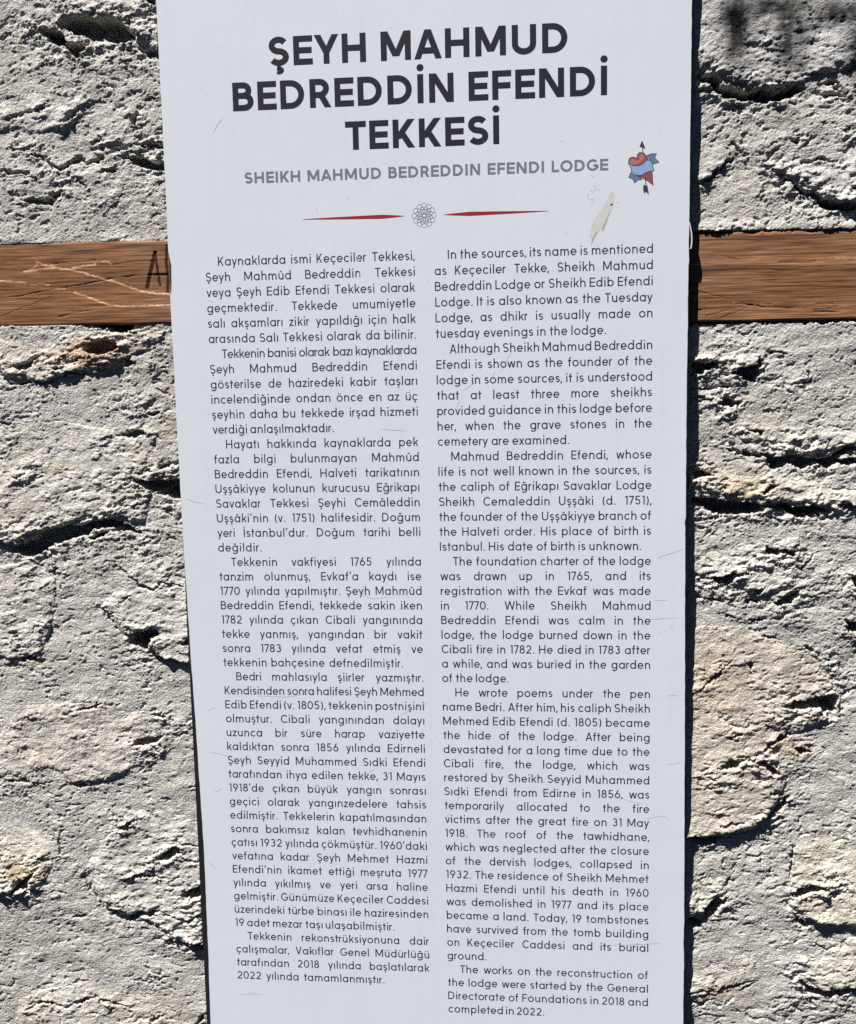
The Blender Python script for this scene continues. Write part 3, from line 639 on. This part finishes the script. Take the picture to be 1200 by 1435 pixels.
        S = [st((h, 0), (h, CH)), st(*([(h, CH - h), (W - .06 - h - r1, CH - h)] + arc(W - .045 - h - r1, m + r1, r1, r1, 90, -90, 8) + [(h, m)])),
             st(*([(h, m), (W - h - r2, m)] + arc(W - h - r2, h + r2, r2, r2, 90, -90, 8) + [(h, h)]))]
    elif b == 'R':
        W = .50; m = CH * .44; r1 = (CH - h - m) / 2
        S = [st((h, 0), (h, CH)), st(*([(h, CH - h), (W - .03 - h - r1, CH - h)] + arc(W - .03 - h - r1, m + r1, r1, r1, 90, -90, 9) + [(h, m)])), dg(.27, m, W - .07, 0)]
    elif b == 'K': W = .52; S = [st((h, 0), (h, CH)), dg(h * 1.4, .22, W - .08, CH), dg(.20, .40, W - .075, 0)]
    elif b == 'A': W = .64; S = [dg(W / 2, CH, .075, 0), dg(W / 2, CH, W - .075, 0), st((.15, .20), (W - .15, .20))]
    elif b == 'V': W = .62; S = [dg(W / 2, 0, .07, CH), dg(W / 2, 0, W - .07, CH)]
    elif b == 'W': W = .92; S = [dg(.06, CH, .24, 0), dg(.46, CH, .24, 0), dg(.46, CH, .68, 0), dg(W - .06, CH, .68, 0)]
    elif b == 'Y': W = .58; S = [st((W / 2, 0), (W / 2, .31)), dg(.08, CH, W / 2, .27), dg(W - .08, CH, W / 2, .27)]
    elif b == 'S': W = .49; S = [s_path(W, CH + .006, h)]
    elif b == 'C': W = .60; S = [st(*arc(.345, CH / 2, .345 - h, CH / 2 - h + .006, 42, 318, 20))]
    elif b == 'O': W = .70; S = [circ(.35, CH / 2, .35 - h, CH / 2 - h + .006)]
    elif b == 'G': W = .65; S = [st(*(arc(.345, CH / 2, .345 - h, CH / 2 - h + .006, 44, 344, 22) + [(.65 - h, CH / 2 - .03), (.37, CH / 2 - .03)]))]
    # figures
    elif b == '0': W = .52; S = [circ(W / 2, CH / 2, W / 2 - h, CH / 2 - h + .004)]
    elif b == '1': W = .24; S = [st((W - h, 0), (W - h, CH)), dg(W - w * .9, CH, .05, CH - .10, .9)]
    elif b == '2': W = .44; S = [st(*(arc(.22, CH - h - .19, .22 - h, .19, 160, -25, 10) + [(.04, h * 1.6)])), st((0, h), (W, h))]
    elif b == '3': W = .44; S = [st(*(arc(.21, CH - h - .15, .20 - h, .15, 150, -90, 10))), st(*arc(.22, h + .175, .22 - h, .175, 90, -155, 11))]
    elif b == '5': W = .45; S = [st((.10, CH - h), (.41, CH - h)), st(*([(.10, CH), (.07, .38)] + arc(.22, .225, .225 - h, .225 - h, 118, -155, 12)))]
    elif b == '6': W = .48; S = [circ(.24, .225, .24 - h, .225 - h), dg(.30, CH, .085, .30)]
    elif b == '7': W = .44; S = [st((0, CH - h), (W, CH - h)), dg(W - .05, CH - h, .14, 0)]
    elif b == '8': W = .47; S = [circ(.235, CH - h - .14, .20 - h, .145), circ(.235, .205, .235 - h, .205 - h)]
    elif b == '9': W = .48; S = [circ(.24, CH - .225, .24 - h, .225 - h), dg(.18, 0, .395, CH - .30)]
    elif b == '.': W = .10; S = [dot(.05, .05, .055)]
    elif b == ',': W = .10; S = [dg(.075, .10, .02, -.09)]
    elif b in "'’": W = .08; S = [dg(.06, AS, .025, AS - .20)]
    elif b == '(': W = .18; S = [st(*arc(.34, .30, .34 - h, .44, 128, 232, 9))]
    elif b == ')': W = .18; S = [st(*arc(-.16, .30, .34 - h, .44, 52, -52, 9))]
    else: W = .3
    r = h * 1.22
    if ch == 'i': S.append(dot(h, .665, r))
    elif ch == 'İ': S.append(dot(h, CH + .05 + r * 1.1, r * .98))
    elif ch in 'öü': S += [dot(W / 2 - .095, .63, r * .85), dot(W / 2 + .095, .63, r * .85)]
    elif ch in 'ûâ': S += [dg(W / 2 - .09, .57, W / 2, .69, .75), dg(W / 2 + .09, .57, W / 2, .69, .75)]
    elif ch == 'ğ': S.append(st(*arc(W / 2, .70, .10, .09, 200, 340, 6)))
    elif ch in 'şçŞ': S.append(st((W / 2, .01), (W / 2 - .01, -.055), *arc(W / 2 - .005, -.105, .075, .05, 80, -130, 7)))
    return W, S
STRAIGHT = set('ılbhkpnmruiIEFLHNMBDRKİü') | {'û', 'U'}
def bearing(ch, right):
    b = BASE.get(ch, ch)
    if b in 'vwyxTAVYWk7' and not (b == 'k' and not right) : return .012
    if b == '1': return .075 if right else .04
    if b in 'tfrz,': return .022
    if b in 'EFLKRB' and right: return .035
    if b in 'oceCOGSs0689': return .042
    if b in 'adg': return .072 if right else .042
    if b in 'bp': return .042 if right else .072
    return .072
def add_shape(V, F, shp, w, ox, oz, sc, y):
    kind = shp[0]; P = shp[1]; n0 = len(V); h = w / 2
    if kind == 'f':
        V += [(ox + x * sc, y, oz + z * sc) for x, z in P]; F.append(tuple(range(n0, n0 + len(P)))); return
    if kind == 'd':
        (x0, z0), (x1, z1) = P; L = math.hypot(x1 - x0, z1 - z0)
        hw = h * shp[2] * L / abs(z1 - z0); hw = min(hw, h * 1.75)
        q = [(x0 - hw, z0), (x0 + hw, z0), (x1 + hw, z1), (x1 - hw, z1)]
        if z0 > z1: q = q[::-1]
        V += [(ox + x * sc, y, oz + z * sc) for x, z in q]; F.append((n0, n0 + 1, n0 + 2, n0 + 3)); return
    n = len(P); closed = kind == 'c'
    for i in range(n):
        p = P[i]; a = P[i - 1] if (i or closed) else None; b = P[(i + 1) % n] if (i < n - 1 or closed) else None
        def nrm(u, v):
            dx, dz = v[0] - u[0], v[1] - u[1]; l = math.hypot(dx, dz) or 1e-9; return -dz / l, dx / l
        if a is None: nx, nz = nrm(p, b)
        elif b is None: nx, nz = nrm(a, p)
        else:
            n1 = nrm(a, p); n2 = nrm(p, b); nx, nz = n1[0] + n2[0], n1[1] + n2[1]
            d = 1 + n1[0] * n2[0] + n1[1] * n2[1]; d = max(d, .45); nx /= d; nz /= d
        V.append((ox + (p[0] + nx * h) * sc, y, oz + (p[1] + nz * h) * sc)); V.append((ox + (p[0] - nx * h) * sc, y, oz + (p[1] - nz * h) * sc))
    for i in range(n if closed else n - 1):
        j = (i + 1) % n
        F.append((n0 + 2 * i, n0 + 2 * i + 1, n0 + 2 * j + 1, n0 + 2 * j))
def word_width(word, w, tr):
    x = 0
    for i, ch in enumerate(word):
        W = glyph(ch, w)[0]
        x += W
        if i < len(word) - 1: x += bearing(ch, True) + bearing(word[i + 1], False) + tr
    return x
HSCALE = [1.0]
_glyph = glyph
def glyph(ch, w):
    k = HSCALE[0]; W, S = _glyph(ch, w)
    if k == 1.0: return W, S
    b = w / 2
    def m(x): return b + (x - b) * (W * k - w) / max(W - w, 1e-6) if W > w * 1.5 else x
    out = []
    for s_ in S:
        if s_[0] == 'f':                                   # dots move but keep their shape
            c = sum(p[0] for p in s_[1]) / len(s_[1]); d = m(c) - c; P = [(x + d, z) for x, z in s_[1]]
        else: P = [(m(x), z) for x, z in s_[1]]
        out.append((s_[0], P) + tuple(s_[2:]))
    return (W * k if W > w * 1.5 else W), out
def set_line(V, F, text, x0, x1, z, em, w, tr=0.0, min_space=.265, fixed_space=None):
    """text between sign-local x0 and x1 with its baseline at z: spaces (then tracking) take up the slack"""
    words = text.split(' '); n = len(words) - 1; T = (x1 - x0) / em
    wsum = sum(word_width(a, w, tr) for a in words)
    gaps = sum(len(a) - 1 for a in words)
    if fixed_space is not None or n == 0:
        sp_ = fixed_space or 0; tr = tr + (T - wsum - n * sp_) / max(1, gaps)
    else:
        sp_ = (T - wsum) / n
        if sp_ < min_space:
            sp_ = min_space; tr = tr + (T - wsum - n * sp_) / max(1, gaps)
    x = 0
    for a in words:
        for i, ch in enumerate(a):
            W, S = glyph(ch, w)
            for k, s_ in enumerate(S): add_shape(V, F, s_, w if not (ch in 'şçŞ' and k == len(S) - 1) else w * .62, x0 + x * em, z, em, -.00004 - .000006 * k)
            x += W
            if i < len(a) - 1: x += bearing(ch, True) + bearing(a[i + 1], False) + tr
        x += sp_
# title block
def caption(name, lines, w, mat, capf, space, parent=sign):
    V, F = [], []
    for text, xl, xr, bx, byy, cap in lines:
        z = sp(bx, byy)[1]; zc = sp(bx, byy - cap)[1]
        set_line(V, F, text, sp(xl, byy)[0], sp(xr, byy - (xr - xl) * .04)[0], z, (zc - z) / CH, w, 0, fixed_space=space)
    return mesh_obj(name, V, F, mat, parent)
HSCALE[0] = 1.06
caption('title', [('ŞEYH MAHMUD', 377, 795.5, 414, 91.6, 41.2), ('BEDREDDİN EFENDİ', 327, 851, 330, 156.2, 40.4), ('TEKKESİ', 485, 700, 500, 210.0, 40.2)], .152, INK, 1, .37)
HSCALE[0] = 1.08
caption('subtitle', [('SHEIKH MAHMUD BEDREDDIN EFENDI LODGE', 343.2, 852.5, 360, 257.0, 15.9)], .150, GREY, 1, .47)

LEFT = """*Kaynaklarda ismi Keçeciler Tekkesi,
Şeyh Mahmûd Bedreddin Tekkesi
veya Şeyh Edib Efendi Tekkesi olarak
geçmektedir. Tekkede umumiyetle
salı akşamları zikir yapıldığı için halk
arasında Salı Tekkesi olarak da bilinir.
*Tekkenin banisi olarak bazı kaynaklarda
Şeyh Mahmud Bedreddin Efendi
gösterilse de haziredeki kabir taşları
incelendiğinde ondan önce en az üç
şeyhin daha bu tekkede irşad hizmeti
verdiği anlaşılmaktadır.=468
*Hayatı hakkında kaynaklarda pek
fazla bilgi bulunmayan Mahmûd
Bedreddin Efendi, Halveti tarikatının
Uşşâkiyye kolunun kurucusu Eğrikapı
Savaklar Tekkesi Şeyhi Cemâleddin
Uşşâki’nin (v. 1751) halifesidir. Doğum
yeri İstanbul’dur. Doğum tarihi belli
değildir.=367
*Tekkenin vakfiyesi 1765 yılında
tanzim olunmuş, Evkaf’a kaydı ise
1770 yılında yapılmıştır. Şeyh Mahmûd
Bedreddin Efendi, tekkede sakin iken
1782 yılında çıkan Cibali yangınında
tekke yanmış, yangından bir vakit
sonra 1783 yılında vefat etmiş ve
tekkenin bahçesine defnedilmiştir.=565
*Bedri mahlasıyla şiirler yazmıştır.
Kendisinden sonra halifesi Şeyh Mehmed
Edib Efendi (v. 1805), tekkenin postnişini
olmuştur. Cibali yangınından dolayı
uzunca bir süre harap vaziyette
kaldıktan sonra 1856 yılında Edirneli
Şeyh Seyyid Muhammed Sıdki Efendi
tarafından ihya edilen tekke, 31 Mayıs
1918'de çıkan büyük yangın sonrası
geçici olarak yangınzedelere tahsis
edilmiştir. Tekkelerin kapatılmasından
sonra bakımsız kalan tevhidhanenin
çatısı 1932 yılında çökmüştür. 1960'daki
vefatına kadar Şeyh Mehmet Hazmi
Efendi’nin ikamet ettiği meşruta 1977
yılında yıkılmış ve yeri arsa haline
gelmiştir. Günümüze Keçeciler Caddesi
üzerindeki türbe binası ile haziresinden
19 adet mezar taşı ulaşabilmiştir.=553
*Tekkenin rekonstrüksiyonuna dair
çalışmalar, Vakıflar Genel Müdürlüğü
tarafından 2018 yılında başlatılarak
2022 yılında tamamlanmıştır.=539"""
RIGHT = """*In the sources, its name is mentioned
as Keçeciler Tekke, Sheikh Mahmud
Bedreddin Lodge or Sheikh Edib Efendi
Lodge. It is also known as the Tuesday
Lodge, as dhikr is usually made on
tuesday evenings in the lodge.=849.5
*Although Sheikh Mahmud Bedreddin
Efendi is shown as the founder of the
lodge in some sources, it is understood
that at least three more sheikhs
provided guidance in this lodge before
her, when the grave stones in the
cemetery are examined.=798
*Mahmud Bedreddin Efendi, whose
life is not well known in the sources, is
the caliph of Eğrikapı Savaklar Lodge
Sheikh Cemaleddin Uşşâki (d. 1751),
the founder of the Uşşâkiyye branch of
the Halveti order. His place of birth is
Istanbul. His date of birth is unknown.=899
*The foundation charter of the lodge
was drawn up in 1765, and its
registration with the Evkaf was made
in 1770. While Sheikh Mahmud
Bedreddin Efendi was calm in the
lodge, the lodge burned down in the
Cibali fire in 1782. He died in 1783 after
a while, and was buried in the garden
of the lodge.=713
*He wrote poems under the pen
name Bedri. After him, his caliph Sheikh
Mehmed Edib Efendi (d. 1805) became
the hide of the lodge. After being
devastated for a long time due to the
Cibali fire, the lodge, which was
restored by Sheikh Seyyid Muhammed
Sıdki Efendi from Edirne in 1856, was
temporarily allocated to the fire
victims after the great fire on 31 May
1918. The roof of the tawhidhane,
which was neglected after the closure
of the dervish lodges, collapsed in
1932. The residence of Sheikh Mehmet
Hazmi Efendi until his death in 1960
was demolished in 1977 and its place
became a land. Today, 19 tombstones
have survived from the tomb building
on Keçeciler Caddesi and its burial
ground.=682
*The works on the reconstruction of
the lodge were started by the General
Directorate of Foundations in 2018 and
completed in 2022.=763"""
EMB = .0178; WB = .095; HS = .915
U0 = -SW / 2
def column(text, ul, ur, indent):
    V, F = [], []; first = True
    for k, ln in enumerate(text.split('\n')):
        if ln.startswith('*') and V:
            mesh_obj('paragraph', V, F, INKB, sign); V, F = [], []
        z = SZ - SH * (k + 1) / 50 - 1.38
        x0 = U0 + ul * SW + (indent if ln.startswith('*') else 0); x1 = U0 + ur * SW
        t = ln.lstrip('*'); short = None
        if '=' in t:
            t, e = t.split('='); yy = 717.5
            # pixel column of the line's end at that baseline
            X = x1
            zz = z + 1.38
            for _ in range(20):
                d = ROT.T @ (np.array([X, FACE, zz]) - CAM); X += (float(e) - (CX - FPX * d[0] / d[2])) * .00095
            x1 = X
        set_line(V, F, t, x0, x1, z, EMB, WB, .0)
    mesh_obj('paragraph', V, F, INKB, sign)
HSCALE[0] = HS
column(LEFT, 0.0, .4775, .0185)
column(RIGHT, .5218, 1.0, .0185)

# rules and rosette
def ribbon(name, pts, widths, mat, parent, y=-.00004):
    V, F = [], []; n = len(pts)
    for i, (x, z) in enumerate(pts):
        a = pts[max(0, i - 1)]; b = pts[min(n - 1, i + 1)]; dx, dz = b[0] - a[0], b[1] - a[1]; l = math.hypot(dx, dz) or 1e-9
        nx, nz = -dz / l, dx / l; q = widths[i] / 2
        V += [(x + nx * q, y, z + nz * q), (x - nx * q, y, z - nz * q)]
        if i: F.append((2 * i - 2, 2 * i - 1, 2 * i + 1, 2 * i))
    return mesh_obj(name, V, F, mat, parent)
def taper(p0, p1, k, wmax):
    pts, ws = [], []
    for i in range(25):
        t = i / 24; x = p0[0] + (p1[0] - p0[0]) * t; z = p0[1] + (p1[1] - p0[1]) * t
        f = (t / k) if t < k else ((1 - t) / (1 - k))
        pts.append((x, z)); ws.append(.0005 + wmax * max(0, f) ** .8)
    return pts, ws
for p0, p1, k in (((424.5, 307.5), (567, 302.8), .78), ((622, 301), (769.5, 295.8), .25)):
    P, ws = taper(sp(*p0), sp(*p1), k, .0052); ribbon('red_rule', P, ws, RED, sign)
V, F = [], []; cx, cz = sp(594.6, 302.0); E_ = .0169
def ring(rx, ry, at, ang, k, n=14):
    c, s = math.cos(ang), math.sin(ang)
    P = [(cx / E_ + (at + rx * math.cos(t)) * c - ry * math.sin(t) * s, cz / E_ + (at + rx * math.cos(t)) * s + ry * math.sin(t) * c) for t in np.linspace(0, 2 * math.pi, n, endpoint=False)]
    add_shape(V, F, ('c', P), .042, 0, 0, E_, -.00004 - .000004 * k)
for i in range(12):
    a = i * math.pi / 6 + math.pi / 2
    ring(.17, .205, .80, a, i % 3); ring(.11, .125, .60, a + math.pi / 12, 3 + i % 2); ring(.165, .075, .36, a, 5 + i % 3)
ring(.15, .15, 0, 0, 8)
mesh_obj('rosette', V, F, GREY, sign)

# pierced heart sticker
hs = bpy.data.objects.new('heart_sticker', None); COL.objects.link(hs); hs.parent = sign; hs.empty_display_size = .02
hs['label'] = 'small sticker of a red heart with blue ribbon pierced by an arrow'
HRED = plain('heart_red', (.24, .06, .065), .5, .3, .3, 160); HPINK = plain('heart_pink', (.34, .14, .145), .5, .3, .2, 160)
HBLUE = plain('ribbon_blue', (.22, .32, .55), .5, .3, .15, 160); HDARK = plain('ribbon_dark', (.11, .165, .25), .5, .3, .2, 160); HLINE = plain('sticker_line', (.035, .037, .06), .5, .3, .1)
def hz(pts): return spl(zm(780, 180, 6.0, pts))
def flat(name, pts, mat, parent, y, line=True):
    P = hz(pts); n = len(P)
    a = sum(P[i][0] * P[(i + 1) % n][1] - P[(i + 1) % n][0] * P[i][1] for i in range(n))
    if a < 0: P = P[::-1]
    o = mesh_obj(name, [(x, y, z) for x, z in P], [tuple(range(n))], mat, parent)
    if line:
        V, F = [], []; add_shape(V, F, ('c', P), .0009, 0, 0, 1, y - .00001); mesh_obj('outline', V, F, HLINE, o)
    return o
flat('ribbon_tail', [(765,225),(800,212),(840,212),(825,245),(862,285),(835,292),(808,302),(790,270)], HDARK, hs, -.00005)
flat('ribbon_tail', [(625,370),(608,412),(640,425),(658,458),(680,435),(720,430),(700,405),(650,395)], HDARK, hs, -.00005)
ht = flat('heart', [(605,290),(610,255),(635,240),(665,245),(680,255),(678,225),(700,200),(735,208),(762,235),(772,262),(790,320),(806,370),(808,430),(815,480),(780,450),(740,425),(700,402),(660,360),(620,320)], HRED, hs, -.00007)
flat('highlight', [(615,285),(620,262),(650,255),(680,270),(700,262),(692,235),(710,215),(735,225),(740,250),(700,290),(660,305),(625,305)], HPINK, ht, -.00009, False)
flat('ribbon', [(607,300),(640,312),(690,315),(730,295),(755,268),(785,265),(805,290),(812,330),(822,355),(780,360),(745,375),(715,395),(680,395),(650,382),(630,360),(628,335)], HBLUE, hs, -.00012)
flat('arrow_head', [(720,100),(750,172),(727,165),(698,152)], HLINE, hs, -.00005, False)
ribbon('arrow_shaft', hz([(724,160),(728,210)]), [.0011] * 2, HLINE, hs, -.00005)
ribbon('arrow_shaft', hz([(747,415),(752,480)]), [.0011] * 2, HLINE, hs, -.00015)
flat('arrow_fletching', [(732,475),(765,480),(778,560),(755,535),(735,545),(728,505)], HLINE, hs, -.00005, False)

# dried drip, pencil scribble, scratches, nicks
DRIP = plain('dried_drip', (.50, .50, .485), .6, .3, .2, 120); DRIP2 = plain('drip_dark', (.33, .32, .30), .6, .3, .2, 120); SCR = plain('scratch_grey', (.31, .32, .35), .6, .2, .3, 200); SCRW = plain('scratch_pale', (.60, .61, .66), .6, .2, .2, 200)  # the drip's edge and tail get a darker tone
dr = flat('dried_drip', [(465,532),(488,545),(490,580),(480,650),(450,725),(425,790),(400,850),(382,868),(370,850),(350,872),(320,920),(290,985),(298,930),(278,915),(282,870),(300,800),(340,735),(395,660),(425,600),(440,555)], DRIP, sign, -.00006, False)
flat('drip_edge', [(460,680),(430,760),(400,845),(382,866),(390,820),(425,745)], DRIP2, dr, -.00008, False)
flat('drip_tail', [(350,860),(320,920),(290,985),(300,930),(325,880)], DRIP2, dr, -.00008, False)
flat('drip_spot', [(450,632),(475,635),(470,650),(455,648)], HLINE, dr, -.0001, False)
for P in ([(270,545),(262,580),(280,600),(310,595),(315,615),(290,625)], [(290,505),(285,530),(310,535),(330,510),(322,470)], [(340,515),(362,520)], [(285,395),(320,412)]):
    ribbon('scribble', hz(P), [.0006] * len(P), SCR, sign)
SC = [ (SCR,1.1,[(299,188),(304,176),(313,165)]), (SCR,1.0,[(261,699),(272,703),(286,706)]), (SCR,.9,[(450,600.5),(468,601.5)]), (SCR,.9,[(533,601),(552,603),(569,604)]),
 (SCR,1.0,[(922,782),(936,777),(958,769.5)]), (SCR,1.1,[(856,1324.6),(890,1323.6),(926,1322)]), (SCR,.8,[(838,1326),(850,1327)]), (SCR,1.0,[(648,548),(656,543),(667,535)]),
 (SCR,.9,[(702,522),(712,500),(718,492)]), (SCR,.9,[(690,530),(694,520)]), (SCR,.9,[(640,572),(645,560)]), (SCR,.8,[(868,1117),(880,1122),(910,1129)]), (SCR,.8,[(626,1146),(645,1116)]),
 (SCR,.8,[(905,1148),(930,1143),(938,1149)]), (SCR,.8,[(915,842),(935,841)]), (SCR,.8,[(905,868),(950,866)]), (SCR,.8,[(935,975),(952,975)]), (SCR,.7,[(935,1072),(955,1069)]),
 (SCR,.8,[(290,996),(302,992)]), (SCR,.8,[(293,1054),(310,1057),(322,1060)]), (SCR,.8,[(291,1208),(298,1212),(304,1219)]), (SCR,.9,[(336,1394),(352,1392.5),(368,1393.5)]),
 (SCR,.7,[(560,1003),(585,990),(600,985)]), (SCR,.8,[(362,975),(400,977),(440,970)]), (SCR,.8,[(505,831),(520,839),(545,837)]),  (SCR,.8,[(443,290),(446,300)]), (SCR,.8,[(500,1093),(530,1075)]), (SCR,.8,[(620,866),(640,868)]),
 (SCR,.7,[(290,420),(300,424)]), (SCR,.7,[(706,1010),(712,1050)]), (SCR,.8,[(300,1110),(312,1105)]), (SCRW,1.2,[(500,350),(506,395)]), (SCRW,1.0,[(920,890),(945,876)]) ]
for m, wpx, P in SC:
    Q = []
    for (a, b), (c, d) in zip(P[:-1], P[1:]):
        for i in range(4): t = i / 4; Q.append((a + (c - a) * t + rn.uniform(-.35, .35), b + (d - b) * t + rn.uniform(-.35, .35)))
    Q.append(P[-1]); n = len(Q)
    ribbon('scratch', spl(Q), [max(.00015, .00075 * wpx * math.sin(math.pi * (i + .35) / (n - .3)) * rn.uniform(.6, 1.1)) for i in range(n)], m, sign, -.00010)
V, F = [], []
for i in range(70):       # pin-head nicks in the film
    px_, py_ = rn.uniform(260, 945), rn.uniform(10, 1430)
    if px_ < 232 + .053 * py_ + 14: continue
    x, z = sp(px_, py_); r = rn.uniform(.0003, .0008); n0 = len(V)
    V += [(x + r * math.cos(t) * rn.uniform(.6, 1.4), -.00009, z + r * math.sin(t) * rn.uniform(.6, 1.3)) for t in np.linspace(0, 2 * math.pi, 7)[:-1]]
    F.append(tuple(range(n0, n0 + 6)))
nk = mesh_obj('nicks', V, F, SCR, sign); nk['kind'] = 'stuff'
# strip of film lifting from the edge
PEEL = plain('peeling_film', (.55, .57, .58), .35, .4, .1)
V, F = [], []
Pp = [(966.0,311),(967.6,318),(969.2,326),(969.9,335),(969.4,343),(968.2,348.5),(965.8,349)]
for i, p in enumerate(Pp):
    x, z = sp(*p); q = .0007
    V += [(x - q, -.0002, z), (x + q, -.0002, z), (x + q, .0035, z), (x - q, .0035, z)]
    if i:
        b = 4 * (i - 1)
        for k in range(4): F.append((b + k, b + (k + 1) % 4, b + 4 + (k + 1) % 4, b + 4 + k))
F += [(3, 2, 1, 0), tuple(range(len(V) - 4, len(V)))]
mesh_obj('peeling_film', V, F, PEEL, sign)

# ------------------------------------------------------------------ weed rooted in a seam
LEAF = plain('weed_leaf', (.06, .075, .025), .6, .3, .4, 300)
wx_, wz_ = plane(1118, 641, 0); weed = thing('weed', 'tiny green weed sprouting from a dark seam in the stones', 'plant', (wx_, .004, wz_))
for i in range(6):
    a = math.radians(-60 + 24 * i); L_ = .010 + .006 * ((i * 7) % 3) / 2
    pts = [(0, 0, 0), (.4 * L_ * math.sin(a), -.006, .55 * L_), (L_ * math.sin(a), -.012, L_ * math.cos(a) * .9)]
    V = []; F = []
    for j, p in enumerate(pts):
        q = (.0007, .0011, .0001)[j]
        V += [(p[0] - q, p[1], p[2]), (p[0], p[1] - .0005, p[2]), (p[0] + q, p[1], p[2])]
        if j: b = 3 * j; F += [(b - 3, b - 2, b + 1, b), (b - 2, b - 1, b + 2, b + 1)]
    mesh_obj('leaf', V, F, LEAF, weed)
